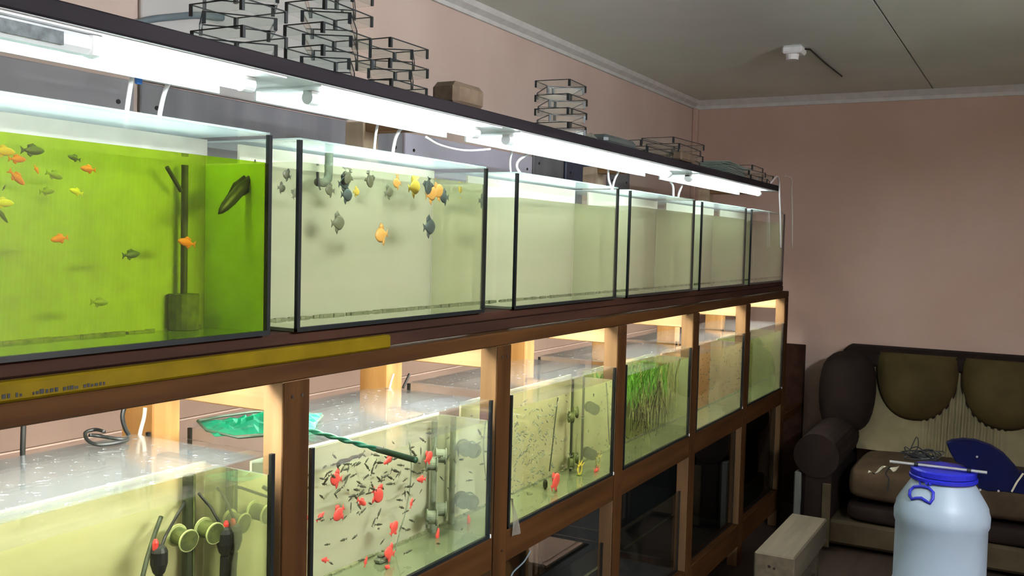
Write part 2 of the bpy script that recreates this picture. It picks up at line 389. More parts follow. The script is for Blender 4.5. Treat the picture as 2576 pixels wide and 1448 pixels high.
tb = B().bbox(-.205, 0, .2, 5.28, 1.9042, 1.934, .003).build('top_board', 'dark_board', rack)
B().box(-.203, -.004, .2, 5.27, 1.9036, 1.9041).build('white_underside', 'white_metal', tb)
B().bbox(-.04, 0, 5.578, 6.10, .59, .64, .003).build('end_rail', 'wood_y', rack)
B().bbox(-.40, 0, 6.06, 6.10, 0, 1.0, .003).build('end_panel', 'brown_board', rack)

# yellow strip lying on the beam
t = thing('yellow_strip', (-.018, .7, 1.352), 'yellow plastic strip with worn black print lying on the wooden beam', 'strip')
B().bbox(-.030, -.006, .25, 1.75, 1.352, 1.382, .004).build('strip_body', 'yellow_strip', t)
mk = B(); yy = .70; rnd = random.Random(3)
while yy < 1.0:
    wd = rnd.uniform(.003, .007)
    if rnd.random() < .8: mk.box(-.0062, -.0054, yy, yy+wd, 1.359, 1.359+rnd.uniform(.004, .007))
    yy += wd+rnd.uniform(.0015, .003)
mk.build('worn_print', 'ink', t)

# ------------------------------------------------------------------ aquariums
TX0, TXB = -0.02, -0.355
def LZ0_ok(z): return .7 < z < .9
def tank(name, y0, y1, z0, z1, label, water=None, wz=None, back='cream_back', back_top=None, xf=TX0, inner=-.185, side=True, group=None, floor='tank_floor', glass='glass', xb=TXB, sheet_mat='inner_reflection'):
    t = thing(name, ((xf+xb)/2, (y0+y1)/2, z0), label, 'aquarium', group)
    g = .005
    B().box(xf-g, xf, y0, y1, z0+.006, z1).build('front_pane', glass, t)
    B().box(xb, xb+g, y0, y1, z0+.006, z1).build('back_pane', glass, t)
    B().box(xb+g, xf-g, y0, y0+g, z0+.006, z1).build('side_pane', glass, t)
    B().box(xb+g, xf-g, y1-g, y1, z0+.006, z1).build('side_pane', glass, t)
    B().box(xb, xf, y0, y1, z0, z0+.006).build('bottom_pane', floor, t)
    s_ = .0085
    for (cx, dx) in ((xf, -1), (xb, 1)):
        for (cy, dy) in ((y0, 1), (y1, -1)):
            B().box(cx+(.0008 if dx < 0 else -.0008), cx+dx*.007, cy-dy*.0008, cy+dy*(s_ if dx < 0 else .006), z0+.006, z1).build('corner_seam', 'silicone', t)
    B().box(xf-.008, xf+.001, y0, y1, z0, z0+.009).build('bottom_seam', 'silicone', t)
    if back:
        bt = back_top or (wz+.004 if wz else z1)
        B().box(inner-.006, inner, y0+g, y1-g, z0+.006, bt).build('background_panel', back, t)
        if side: B().box(inner, xf-g-.004, y1-g-.004, y1-g-.001, z0+.006, (wz or z1)).build('side_liner', sheet_mat, t)  # added sheet in place of the reflection inside the side pane
        rr = random.Random(int(y0*1000)); sm = B()
        for k in range(70):
            yy = rr.uniform(y0+.02, y1-.03); sm.box(inner+.0005, inner+.004+rr.random()*.006, yy, yy+rr.uniform(.008, .045), z0+.006, z0+.0085+rr.random()*.003)
        o = sm.build('sediment', 'silt', t); o['kind'] = 'stuff'
    if LZ0_ok(z0):
        B().bbox(xf-.012, xf+.003, y1+.0009, y1+.0046, z0+.0005, z0+.0115, .001).build('corner_pad', 'white_plastic', t)
    if water:
        e = .0012
        B().box(inner if back else xb+g+e, xf-g-e, y0+g+e, y1-g-e-(.004 if side and back else 0), z0+.0065, wz).build('water', water, t)
    return t
UZ0, UZ1 = 1.408, 1.788
up = []
up.append(tank('aquarium', .58, 1.375, UZ0, UZ1, 'upper aquarium with bright lime green water and orange fish', 'water_lime', 1.736, 'white_back', UZ1-.004, sheet_mat='white_liner'))
up.append(tank('aquarium', 1.452, 2.182, UZ0, UZ1, 'upper aquarium of pale water with round grey and orange fish', 'water_clear', 1.746, 'cream_back', UZ1-.004))
up.append(tank('aquarium', 2.345, 3.075, UZ0, UZ1, 'upper aquarium of pale cloudy water, third along the lit shelf', 'water_clear', 1.722, 'cream_back', UZ1-.004))
up.append(tank('aquarium', 3.18, 3.90, UZ0, UZ1, 'upper aquarium of pale water, fourth along the lit shelf', 'water_clear', 1.735, 'cream_back', UZ1-.004))
up.append(tank('aquarium', 4.00, 4.70, UZ0, UZ1, 'upper aquarium of pale water, fifth along the lit shelf', 'water_clear', 1.735, 'cream_back', UZ1-.004))
up.append(tank('aquarium', 4.80, 5.50, UZ0, UZ1, 'upper aquarium of pale water at the far end of the lit shelf', 'water_clear', 1.735, 'cream_back', UZ1-.004))
LZ0, LZ1 = .796, 1.172
LX = -.003
tank('aquarium', .66, 1.375, LZ0, 1.181, 'lower aquarium with yellowish water and two round sponge filters', 'water_olive', 1.140, 'olive_back', xf=LX, inner=-.18)
tank('aquarium', 1.482, 2.208, LZ0, LZ1, 'lower aquarium with small dark fish and red fish under the green net', 'water_clear', 1.118, 'cream_back', xf=LX, inner=-.17)
tank('aquarium', 2.312, 3.055, LZ0, LZ1, 'lower aquarium crowded with pale fry, third along the rack', 'water_olive', 1.130, 'olive_back', xf=LX, inner=-.17)
tank('aquarium', 3.150, 3.868, LZ0, LZ1, 'lower aquarium full of trailing green plants', 'water_olive', 1.130, 'green_back', xf=LX, inner=-.17)
tank('aquarium', 3.965, 4.685, LZ0, LZ1, 'lower aquarium with a peach coloured background and fry', 'water_clear', 1.130, 'peach_back', xf=LX, inner=-.17)
tank('aquarium', 4.780, 5.498, LZ0, LZ1, 'lower aquarium with yellow green water at the far end', 'water_olive', 1.130, 'green_back', xf=LX, inner=-.17)
BT = ('dark empty bottom aquarium under the red fish aquarium', 'dark empty bottom aquarium with its lid edge under the fry aquarium', 'dark empty bottom aquarium under the planted aquarium',
      'dark bottom aquarium under the peach coloured aquarium', 'dark bottom aquarium under the farthest lit aquarium')
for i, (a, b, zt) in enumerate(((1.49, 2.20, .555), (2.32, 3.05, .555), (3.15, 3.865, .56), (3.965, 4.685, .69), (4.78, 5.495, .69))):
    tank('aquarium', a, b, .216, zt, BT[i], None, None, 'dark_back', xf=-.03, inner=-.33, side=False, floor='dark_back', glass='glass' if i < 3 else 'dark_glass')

# lids
def lid(y0, y1, z, mat, label, x0=-.35, x1=-.022, rz=0.0, th=.004):
    b = B().box(x0, x1, y0, y1, z, z+th)
    if rz:
        cx, cy = (x0+x1)/2, (y0+y1)/2
        b.v = [(cx+(p[0]-cx)*math.cos(rz)-(p[1]-cy)*math.sin(rz), cy+(p[0]-cx)*math.sin(rz)+(p[1]-cy)*math.cos(rz), p[2]) for p in b.v]
    return tag(b.build('tank_cover', mat), label, 'cover')
for (a, b), nm in zip(((.58, 1.372), (1.455, 2.178), (2.35, 3.07), (3.185, 3.895), (4.005, 4.695), (4.805, 5.495)),
                      ('lime green upper aquarium', 'upper aquarium with round fish', 'third upper aquarium', 'fourth upper aquarium', 'fifth upper aquarium', 'farthest upper aquarium')):
    lid(a, b, UZ1+.0005, 'lid_fog_glare', 'misted cover glass with painted glare covering the '+nm)
lid(.67, 1.33, 1.1815, 'lid_wet', 'wet cover glass on the yellowish lower aquarium, lower of two sheets', -.345, -.004)
lid(.66, 1.31, 1.186, 'lid_wet', 'wet cover glass on the yellowish lower aquarium, upper of two sheets', -.33, .004, -.012)
lid(1.52, 2.19, 1.1725, 'lid_wet', 'cover glass on the red fish aquarium, lower of two sheets', -.35, -.02)
lid(1.49, 2.12, 1.177, 'lid_wet', 'cover glass on the red fish aquarium, upper sheet under the net', -.35, -.012, .012)
lid(2.32, 3.04, 1.1725, 'lid_wet', 'cover glass on the fry aquarium', -.35, -.01)
lid(3.16, 3.86, 1.1725, 'lid_wet', 'cover glass on the planted aquarium', -.35, -.02)
lid(3.97, 4.68, 1.1725, 'lid_wet', 'cover glass on the peach coloured aquarium', -.35, -.02)
lid(4.79, 5.49, 1.1725, 'lid_wet', 'cover glass on the farthest lower aquarium', -.35, -.02)
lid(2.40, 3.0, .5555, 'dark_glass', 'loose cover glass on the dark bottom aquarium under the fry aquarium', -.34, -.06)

# ------------------------------------------------------------------ fluorescent lamps
def lamp(y0, y1, x, z, mat, label, wide=(-.19, -.012), hz=None, rail=True, group=None):
    hz = hz or z+.0185
    t = thing('tube_lamp', (x, (y0+y1)/2, hz), label, 'lamp', group)
    B().box(wide[0], wide[1], y0-.03, y1+.03, hz-.004, hz).build('reflector', 'white_metal', t)
    B().bbox(x-.016, x+.016, y0+.05, y1-.05, z+.0128, hz-.0042, .001).build('housing', 'white_metal', t)
    B().tube([(x, y0+.02, z), (x, y1-.02, z)], .0128, 16).build('tube', mat, t, smooth=True)
    for a, b in ((y0, y0+.028), (y1-.028, y1)):
        B().tube([(x, a, z), (x, b, z)], .0145, 14).build('end_cap', 'white_plastic', t)
        B().bbox(x-.012, x+.012, a, b, z+.008, hz-.004, .001).build('tube_holder', 'white_plastic', t)
    if rail:
        B().bbox(wide[0]-.004, wide[0]+.002, y0-.03, y1+.03, hz-.080 if hz < 1.5 else hz-.024, hz-.003, .001).build('rear_lip_shield', 'white_plastic', t)  # deepened on the lower lamps, out of view, to shade the wall behind
    return t
lamp(.15, 1.375, -.075, 1.885, 'tube_glow', 'bright tube lamp above the lime green aquarium')
lamp(1.535, 2.21, -.075, 1.885, 'tube_glow', 'bright tube lamp above the aquarium of round fish')
lamp(2.37, 3.72, -.075, 1.885, 'tube_glow', 'long bright tube lamp above the third and fourth upper aquariums')
lamp(3.95, 5.13, -.075, 1.885, 'tube_glow', 'bright tube lamp at the far end of the top board')
LOWL = ('yellowish lower aquarium', 'red fish aquarium', 'fry aquarium', 'planted aquarium', 'peach coloured aquarium', 'farthest lower aquarium')
for i in range(6):
    lamp(POST[i]+.10, POST[i+1]-.08, -.075, 1.352, 'tube_glow_low', 'tube lamp under the shelf board above the '+LOWL[i], wide=(-.30, -.056), hz=1.3815)
# second short fixture end with its rating label and loose plastic cover
t = thing('lamp_ballast', (-.03, .8, 1.862), 'white lamp ballast with rounded end and grey rating label under the top board', 'ballast')
B().bbox(-.052, -.016, .35, .985, 1.868, 1.8985, .008).build('ballast_body', 'white_plastic', t)
B().bbox(-.0162, -.0152, .82, .93, 1.873, 1.893, .0003).build('rating_label', 'grey_label', t)
B().lathe([(.004, -.034), (.014, -.03), (.017, -.016), (.017, 0)], (-.034, .99, 1.899), 14).build('end_knob', 'white_plastic', t)

# ------------------------------------------------------------------ hoses and cables
def hose(pts, r, mat, label, cat='hose', name='air_hose', n=8, group=None):
    P = [Vector(p) for p in pts]; out = []
    for i in range(len(P)-1):     # Catmull-Rom
        p0, p1, p2, p3 = P[max(i-1, 0)], P[i], P[i+1], P[min(i+2, len(P)-1)]
        for k in range(6):
            u = k/6; out.append(.5*((2*p1)+(p2-p0)*u+(2*p0-5*p1+4*p2-p3)*u*u+(3*p1-p0-3*p2+p3)*u**3))
    out.append(P[-1])
    o = B().tube(out, r, n).build(name, mat, smooth=True)
    return tag(o, label, cat, group)
HX = -.25
def hp(*pix, x=HX): return [at(a, b, 'x', x) for a, b in pix]
hose(hp((334, 178), (328, 215), (318, 285), (314, 330)), .0045, 'hose_white', 'thick white air hose left of the blue clip above the green tank')
hose(hp((432, 196), (415, 230), (402, 285), (398, 330)), .0045, 'hose_white', 'white air hose curving down right of the blue clip')
hose(hp((952, 305), (945, 340), (941, 385), (940, 420)), .0035, 'hose_white', 'white air hose beside the upper rear post')
hose(hp((1012, 318), (996, 345), (988, 385), (986, 420)), .0045, 'hose_white', 'white air hose curving down right of the upper rear post')
hose(hp((1290, 375), (1283, 405), (1285, 435), (1290, 470)), .0035, 'hose_white', 'white air hose at the left edge of the third upper aquarium')
hose(hp((1334, 383), (1306, 402), (1300, 420), (1310, 440), (1318, 470)), .0045, 'hose_white', 'white air hose bowed left above the third upper aquarium')
hose(hp((1530, 425), (1531, 450), (1538, 475), (1540, 500)), .0045, 'hose_white', 'straight white air hose before the fourth upper aquarium')
hose(hp((1556, 432), (1546, 452), (1541, 475), (1540, 500)), .0045, 'hose_white', 'slanting white air hose before the fourth upper aquarium')
hose(hp((1685, 455), (1693, 470), (1693, 510)), .0055, 'hose_white', 'white drop hose at the lamp joint over the fifth upper aquarium')
hose(hp((1716, 465), (1708, 485), (1703, 510)), .0055, 'hose_white', 'slanting white hose beside the lamp joint over the fifth upper aquarium')
hose([(-.19, 2.14, 1.872), (-.195, 2.22, 1.858), (-.196, 2.35, 1.856), (-.19, 2.48, 1.872)], .003, 'hose_white', 'white lamp wire sagging below the reflector edge', 'wire', 'lamp_wire')
e0 = [(.012, 5.02, 1.934), (.018, 5.12, 1.975), (.012, 5.20, 1.95), (.012, 5.22, 1.88), (.01, 5.26, 1.78), (.01, 5.30, 1.6)]
hose(e0, .0045, 'hose_white', 'white hose looping over the far end of the top board')
hose([(.02, 5.30, 1.99), (.03, 5.40, 1.98), (.02, 5.46, 1.92), (.015, 5.52, 1.80), (.012, 5.56, 1.6)], .0045, 'hose_clear', 'pale hose hanging past the far end of the board')
t = thing('hose_clip', tuple(at(349, 195, 'x', HX)), 'small blue clip on the hose under the lamp', 'clip')
p = at(349, 197, 'x', HX)
B().bbox(p[0]-.005, p[0]+.005, p[1]-.007, p[1]+.006, p[2]-.011, p[2]+.012, .002).build('clip_body', 'blue_plastic', t)
B().tube([(p[0], p[1]-.012, p[2]+.01), (p[0], p[1]+.004, p[2]+.016)], .004, 8).build('clip_jaw', 'blue_plastic', t)
# cables behind the lower row
hose([at(60, 1050, 'x', -.42), at(58, 1100, 'x', -.42), at(57, 1160, 'x', -.42), at(57, 1230, 'x', -.42)], .005, 'black_rubber', 'straight black cable hanging on the wall at the left', 'cable', 'power_cable')
hose([at(316, 1015, 'x', -.34), at(308, 1045, 'x', -.34), at(314, 1075, 'x', -.34), at(326, 1100, 'x', -.34), at(322, 1130, 'x', -.34)], .0045, 'black_rubber', 'black cable bending down to the lid left of the rear post', 'cable', 'power_cable')
z_ = 1.197
cp = [at(a, b, 'z', z_+dz) for a, b, dz in ((262, 1085, .02), (240, 1080, .018), (215, 1088, .014), (222, 1108, .003), (250, 1118, 0), (300, 1112, 0), (322, 1104, 0), (300, 1104, .004), (250, 1096, .008), (225, 1094, .012))]
hose(cp, .0035, 'black_rubber', 'coil of thin black cable with a small plug lying on the lid', 'cable', 'power_cable')
hose([at(365, 1025, 'x', -.345), at(362, 1050, 'x', -.345), at(352, 1090, 'x', -.34), at(345, 1140, 'x', -.33)], .004, 'hose_clear', 'clear air hose in front of the near rear post')
hose([at(990, 940, 'x', -.35), at(984, 960, 'x', -.35), at(978, 985, 'x', -.35)], .003, 'hose_clear', 'thin clear air hose on the second rear post')
hose([at(1030, 940, 'x', -.36), at(1022, 958, 'x', -.36), at(1014, 975, 'x', -.36)], .004, 'black_rubber', 'short black cable right of the second rear post', 'cable', 'power_cable')
hose([at(1345, 1372, 'x', -.25), at(1362, 1402, 'x', -.25), at(1374, 1432, 'x', -.25)], .004, 'black_rubber', 'black cable hanging below the fry aquarium', 'cable', 'power_cable')
hose([at(1334, 1385, 'x', -.1), at(1318, 1412, 'x', -.1), at(1290, 1440, 'x', -.1), at(1280, 1470, 'x', -.1)], .0025, 'slate_hose', 'thin grey wire below the fry aquarium', 'wire', 'lamp_wire')
hose([at(330, 62, 'x', -.775), at(380, 49, 'x', -.775), at(430, 43, 'x', -.775), at(500, 38, 'x', -.775), at(560, 45, 'x', -.775)], .009, 'slate_hose', 'thick slate grey hose fixed along the wall behind the nearest frame stack')
# ------------------------------------------------------------------ open glass frames, no base, stacked on the top board
def make_frame(Lx, Ly, H):
    t = thing('glass_frame', (0, 0, 0), 'x', 'glass frame')
    g = .0022; hx, hy = Lx/2, Ly/2
    for s in (-1, 1):
        B().box(s*hx, s*(hx-g), -hy+g, hy-g, 0, H).build('side_pane', 'frame_glass', t)
        B().box(-hx, hx, s*hy, s*(hy-g), 0, H).build('side_pane', 'frame_glass', t)
        B().box(s*(hx+.0007), s*(hx-.0012), -hy, hy, H-.0018, H+.0004).build('rim_seam', 'frame_silicone', t)
        B().box(-hx, hx, s*(hy+.0007), s*(hy-.0012), H-.0018, H+.0004).build('rim_seam', 'frame_silicone', t)
        for s2 in (-1, 1):
            B().add(*[[(s*(hx+.001), s2*(hy-.006), 0), (s*(hx+.001), s2*(hy+.001), 0), (s*(hx-.006), s2*(hy+.001), 0), (s*(hx-.004), s2*(hy-.004), 0),
                       (s*(hx+.001), s2*(hy-.006), H), (s*(hx+.001), s2*(hy+.001), H), (s*(hx-.006), s2*(hy+.001), H), (s*(hx-.004), s2*(hy-.004), H)],
                      [(0,1,2,3), (4,7,6,5), (0,4,5,1), (1,5,6,2), (2,6,7,3), (3,7,4,0)]]).build('corner_seam', 'frame_silicone', t)
    return t
PROTO = {}
def place_frame(dims, x, y, z, rz, label, group):
    if dims not in PROTO:
        o = make_frame(*dims); PROTO[dims] = o
    else:
        o = copy_tree(PROTO[dims])
    o.location = (x, y, z); o.rotation_euler = (0, 0, rz)
    tag(o, label, 'glass frame', group); return o
TOPZ = 1.9345
def stack(cx, cy, n, dims, rots, desc, group, lean=(0, 0), jit=.004):
    rr = random.Random(int(cx*1000+cy*777))
    for k in range(n):
        where = 'bottom' if k == 0 else ('topmost' if k == n-1 else ORD[k]+' up')
        place_frame(dims, cx+lean[0]*k+rr.uniform(-jit, jit), cy+lean[1]*k+rr.uniform(-jit, jit), TOPZ+k*(dims[2]+.0006), rots[k % len(rots)]+rr.uniform(-.04, .04),
                   'open glass frame with black corners, %s in the %s' % (where, desc), group)
R = math.radians
D1 = (.132, .118, .022)
stack(-.092, 1.362, 7, D1, (R(48), 0), 'leftmost stack on the top board', 'leftmost frame stack', lean=(.006, -.006))
stack(-.05, 1.575, 8, (.098, .168, .022), (R(36), R(2)), 'tall stack second from the left', 'second frame stack')
stack(-.075, 1.83, 5, (.098, .150, .022), (R(1), R(34)), 'stack left of the wood block', 'third frame stack')
stack(-.118, 2.80, 8, (.118, .150, .0215), (R(42), R(3)), 'lone stack beyond the wood block', 'fourth frame stack')
stack(-.09, 3.46, 2, (.15, .34, .022), (R(4), R(-3)), 'low pair left of the small block', 'fifth frame stack')
stack(-.11, 3.86, 4, (.14, .34, .024), (R(3), R(-4)), 'pile behind the small wood block', 'sixth frame stack')
stack(-.09, 4.88, 3, (.14, .24, .024), (R(2), R(-3)), 'pile near the far board end', 'seventh frame stack')
stack(-.09, 5.15, 2, (.12, .16, .024), (R(10), R(-5)), 'pair at the very board end', 'eighth frame stack')
rr = random.Random(5)
for k in range(9):
    b = B().box(-.07, .07, -.19, .19, 0, .0035)
    a = rr.uniform(-.12, .12); ca, sa = math.cos(a), math.sin(a)
    b.v = [(-.09+p[0]*ca-p[1]*sa, 4.50+p[0]*sa+p[1]*ca, TOPZ+.0065*k+p[2]) for p in b.v]
    w_ = 'bottom' if k == 0 else ('topmost' if k == 8 else ORD[k]+' from the bottom')
    tag(b.build('glass_sheet', 'sheet_glass'), 'loose greenish glass sheet, %s of the sheet pile at the far end' % w_, 'glass sheet', 'pile of loose glass panes')
# cork-like wood blocks
def block(x0, x1, y0, y1, z0, z1, label, b=.012):
    return tag(B().bbox(x0, x1, y0, y1, z0, z1, b).build('wood_block', 'cork'), label, 'block')
block(-.105, -.025, 2.03, 2.17, TOPZ, TOPZ+.062, 'chunky brown wood block beside the third frame stack', .013)
block(-.03, .012, 3.62, 3.78, TOPZ, TOPZ+.036, 'small tan wood block in front of the low frame piles', .007)
# grey plastic dish and crumpled film between stacks
t = thing('plastic_dish', (-.11, 3.12, TOPZ), 'grey plastic dish lying upside down beside the lone frame stack', 'dish')
B().bbox(-.19, -.03, 2.98, 3.25, TOPZ, TOPZ+.034, .012).build('dish_body', 'plastic_tray', t)
B().bbox(-.197, -.023, 2.973, 3.257, TOPZ+.0005, TOPZ+.007, .002).build('dish_rim', 'plastic_tray', t)
def crumple(cx, cy, z0, sx, sy, h, seed, ph=1.0):
    r_ = random.Random(seed); n = 12; H = [[r_.random() for _ in range(n+1)] for _ in range(n+1)]
    def fn(u, v):
        e = math.sin(math.pi*u)*math.sin(math.pi*v)
        return (cx+(u-.5)*sx+(H[int(v*n)][int(u*n)]-.5)*sx*.06, cy+(v-.5)*sy, z0+h*(e**.6)*(.45+.55*H[int(u*n)][int(v*n)]))
    b = B(); b.grid(fn, n, n); m = len(b.v)
    b.v += [(p[0], p[1], z0-.0005+.0005) for p in b.v[:m]]
    b.f += [tuple(m+i for i in reversed(q)) for q in b.f]
    return b
tag(crumple(-.10, 2.925, TOPZ+.0005, .12, .085, .045, 4).build('plastic_film', 'film'), 'crumpled clear plastic film between the lone frame stack and the dish', 'film')

# ------------------------------------------------------------------ filters inside the tanks
def cyl(a, b, r, n=18): return B().tube([a, b], r, n)
def sponge_pair(t, c, sgap, r, ln, mat, rim, dirv=(.93, .30, -.12)):
    d = Vector(dirv).normalized()
    for s in (-1, 1):
        p = Vector(c)+Vector((0, s*sgap, s*.006)); q = p+d*ln
        o = cyl(p, q, r*.82).build('sponge', mat, t, smooth=False)
        for e in (p, q):
            cyl(e-d*.0016, e+d*.0016, r).build('flange', rim, o)
    return t
# upper green tank
p0 = at(465, 425, 'x', -.165)
t = thing('filter_tube', (p0[0], p0[1], UZ0+.007), 'dark upright filter tube in the lime green aquarium', 'filter')
cyl((p0[0], p0[1], UZ0+.007), (p0[0], p0[1], 1.728), .0065).build('riser', 'olive_rubber', t)
a = at(420, 420, 'x', -.15); b = at(455, 480, 'x', -.158)
B().tube([a, b], .004, 8).build('side_arm', 'olive_rubber', t)
cyl((p0[0], p0[1], UZ0+.007), (p0[0], p0[1], UZ0+.075), .028).build('sponge', 'sponge_olive', t)
# upper round-fish tank: curved outlet pipe
t = thing('outlet_pipe', tuple(at(815, 470, 'x', -.14)), 'hooked dark outlet pipe in the aquarium of round fish', 'pipe')
pts = [at(828, 385, 'x', -.145), at(827, 430, 'x', -.145), at(825, 450, 'x', -.142), at(815, 460, 'x', -.135), at(800, 458, 'x', -.12)]
B().tube(pts, .0095, 12).build('elbow', 'sponge_grey', t, smooth=True)
B().tube([at(799, 432, 'x', -.12), at(800, 468, 'x', -.12)], .003, 8).build('nozzle', 'black_rubber', t)
B().tube([at(802, 466, 'x', -.12), at(806, 477, 'x', -.12)], .002, 6).build('tail_hose', 'sponge_grey', t)
# lower yellowish tank
p0 = at(475, 1290, 'x', -.162)
t = thing('sponge_filter', (p0[0], p0[1], LZ0+.007), 'dark twin sponge filter with upright pole in the yellowish lower aquarium', 'filter')
B().bbox(p0[0]-.008, p0[0]+.008, p0[1]-.012, p0[1]+.012, LZ0+.007, 1.132, .003).build('riser', 'olive_rubber', t)
B().bbox(p0[0]+.0085, p0[0]+.0105, p0[1]+.002, p0[1]+.006, LZ0+.007, 1.13, .0005).build('riser_rib', 'sponge_olive', t)
d = Vector((.97, -.10, -.10)).normalized()
for (ax_, ay_) in ((445, 1345), (512, 1327)):
    c = Vector(at(ax_, ay_, 'x', -.145)); q = c+d*.036
    o = cyl(c, q, .0165, 22).build('sponge', 'sponge_olive', t)
    for e in (c, q):
        cyl(e-d*.0015, e+d*.0015, .0215, 24).build('flange', 'sponge_rim', o)
    cyl(q+d*.0016, q+d*.0024, .0195, 24).build('face_plate', 'sponge_olive', o)
    B().tube([tuple(c), (p0[0], p0[1], c.z-.004)], .005, 8).build('elbow', 'olive_rubber', o)
for (tx, ty, nm, lean) in ((400, 1400, 'left', -1), (565, 1352, 'right', 1)):
    c = at(tx, ty, 'x', -.11)
    t = thing('air_valve', (c[0], c[1], c[2]-.03), 'black air valve with red tip %s of the twin sponges' % ('left' if lean < 0 else 'right'), 'valve')
    B().lathe([(.005, -.036), (.011, -.028), (.0155, -.012), (.0155, .010), (.012, .018), (.006, .022)], tuple(c), 14).build('valve_body', 'black_rubber', t)
    r_ = at(tx-(9 if lean < 0 else -4), ty-20-5, 'x', -.11)
    B().lathe([(.0045, -.014), (.0055, 0), (.0055, .008), (.003, .014)], tuple(r_), 12).build('red_tip', 'red_plastic', t)
    B().tube([(c[0], c[1], c[2]-.036), (c[0]-.004, c[1]+.002, c[2]-.10), (c[0]-.01, c[1], LZ0+.008)], .008, 10).build('lower_stem', 'black_rubber', t)
    if lean < 0:
        pts = [at(403, 1385, 'x', -.11), at(415, 1350, 'x', -.12), at(440, 1305, 'x', -.14), at(462, 1268, 'x', -.155), at(470, 1250, 'x', -.17)]
    else:
        pts = [at(556, 1335, 'x', -.11), at(550, 1310, 'x', -.12), at(530, 1275, 'x', -.14), at(508, 1250, 'x', -.16), at(500, 1240, 'x', -.17)]
    B().tube(pts, .003, 8).build('air_line', 'black_rubber', t)
hose([at(405, 1300, 'x', -.15), at(385, 1355, 'x', -.13), at(366, 1420, 'x', -.11), at(352, 1480, 'x', -.10)], .0045, 'olive_rubber', 'slanting olive hose left of the twin sponges')
hose([at(545, 1265, 'x', -.165), at(572, 1340, 'x', -.15), at(598, 1395, 'x', -.14), at(635, 1452, 'x', -.12), at(660, 1490, 'x', -.11)], .0042, 'olive_rubber', 'curving olive hose right of the twin sponges')
# lower red-fish tank
p0 = at(1093, 1100, 'x', -.150)
t = thing('sponge_filter', (p0[0], p0[1], LZ0+.007), 'grey sponge filter with two pairs of discs in the red fish aquarium', 'filter')
cyl((p0[0], p0[1], LZ0+.007), (p0[0], p0[1], 1.108), .0085).build('riser', 'sponge_grey', t)
for py in (1155, 1290):
    c = at(1085, py, 'x', -.13); sponge_pair(t, c, .021, .022, .026, 'sponge_grey', 'sponge_grey', (.75, .6, -.05))
hose([at(1030, 1110, 'x', -.13), at(1035, 1180, 'x', -.13), at(1024, 1270, 'x', -.13), at(1005, 1340, 'x', -.13), at(995, 1385, 'x', -.13)], .0016, 'sponge_grey', 'thin curved air line left of the disc filter')
hose([at(1165, 1130, 'x', -.1), at(1175, 1190, 'x', -.1), at(1190, 1240, 'x', -.1), at(1200, 1262, 'x', -.1)], .0014, 'sponge_grey', 'thin curved air line near the right pane of the red fish aquarium')
a, b = at(848, 1166, 'x', -.06), at(912, 1141, 'x', -.10)
B_ = B(); n = 7; rr = random.Random(2)
B_.tube([tuple(np.array(a)+(np.array(b)-np.array(a))*k/n+np.array([rr.uniform(-.002, .002) for _ in range(3)])) for k in range(n+1)], .0055, 7, .0035)
tag(B_.build('floating_twig', 'stick'), 'dark knobbly twig floating at the surface of the red fish aquarium', 'twig')
p0 = at(985, 1385, 'x', -.15)
t = thing('sponge_weight', (p0[0], p0[1], LZ0+.007), 'small grey weight on the floor of the red fish aquarium', 'weight')
c = at(962, 1385, 'x', -.12)
B().bbox(c[0]-.012, c[0]+.012, c[1]-.022, c[1]+.022, LZ0+.0072, LZ0+.020, .004).build('weight_body', 'sponge_grey', t)
B().bbox(c[0]-.008, c[0]+.008, c[1]-.014, c[1]+.014, LZ0+.020, LZ0+.028, .003).build('weight_top', 'sponge_grey', t)
# lower fry tank
p0 = at(1440, 1000, 'x', -.14)
t = thing('sponge_filter', (p0[0], p0[1], LZ0+.007), 'dark thin sponge filter with paired discs in the fry aquarium', 'filter')
cyl((p0[0], p0[1], LZ0+.007), (p0[0], p0[1], 1.126), .0045).build('riser', 'olive_rubber', t)
for py in (1042, 1158):
    c = at(1437, py, 'x', -.125); sponge_pair(t, c, .016, .020, .014, 'sponge_olive', 'sponge_olive', (.75, .6, -.05))
hose([at(1404, 998, 'x', -.12), at(1396, 1060, 'x', -.12), at(1390, 1120, 'x', -.12), at(1382, 1185, 'x', -.12)], .0022, 'olive_rubber', 'thin dark air line hanging in the fry aquarium')
hose([at(1493, 990, 'x', -.08), at(1500, 1050, 'x', -.08), at(1510, 1100, 'x', -.08), at(1524, 1135, 'x', -.08)], .0015, 'olive_rubber', 'thin curved air line at the right of the fry aquarium')
c = at(1372, 1208, 'x', -.10)
tag(B().lathe([(.003, -.016), (.0075, -.008), (.0075, .008), (.003, .016)], (c[0], c[1], LZ0+.0235), 12).build('air_stone', 'olive_rubber'), 'dark air stone on the floor of the fry aquarium', 'air stone')
c = at(1458, 1190, 'x', -.09)
t = thing('yellow_ornament', (c[0], c[1], LZ0+.007), 'small yellow green ring ornament in the fry aquarium', 'ornament')
B().tube([(c[0], c[1]+.016*math.cos(2*math.pi*k/16), LZ0+.026+.016*math.sin(2*math.pi*k/16)) for k in range(17)], .003, 8).build('ring', 'fish_yellow', t)
B().bbox(c[0]-.008, c[0]+.008, c[1]-.012, c[1]+.012, LZ0+.0072, LZ0+.011, .002).build('ring_foot', 'fish_olive', t)
for k, aa in enumerate((.6, 1.2, 1.9, 2.5)):
    B().tube([(c[0], c[1]+.016*math.cos(aa), LZ0+.026+.016*math.sin(aa)), (c[0]+.004, c[1]+.034*math.cos(aa), LZ0+.026+.034*math.sin(aa))], .003, 6, .001).build('spike', 'fish_yellow', t)
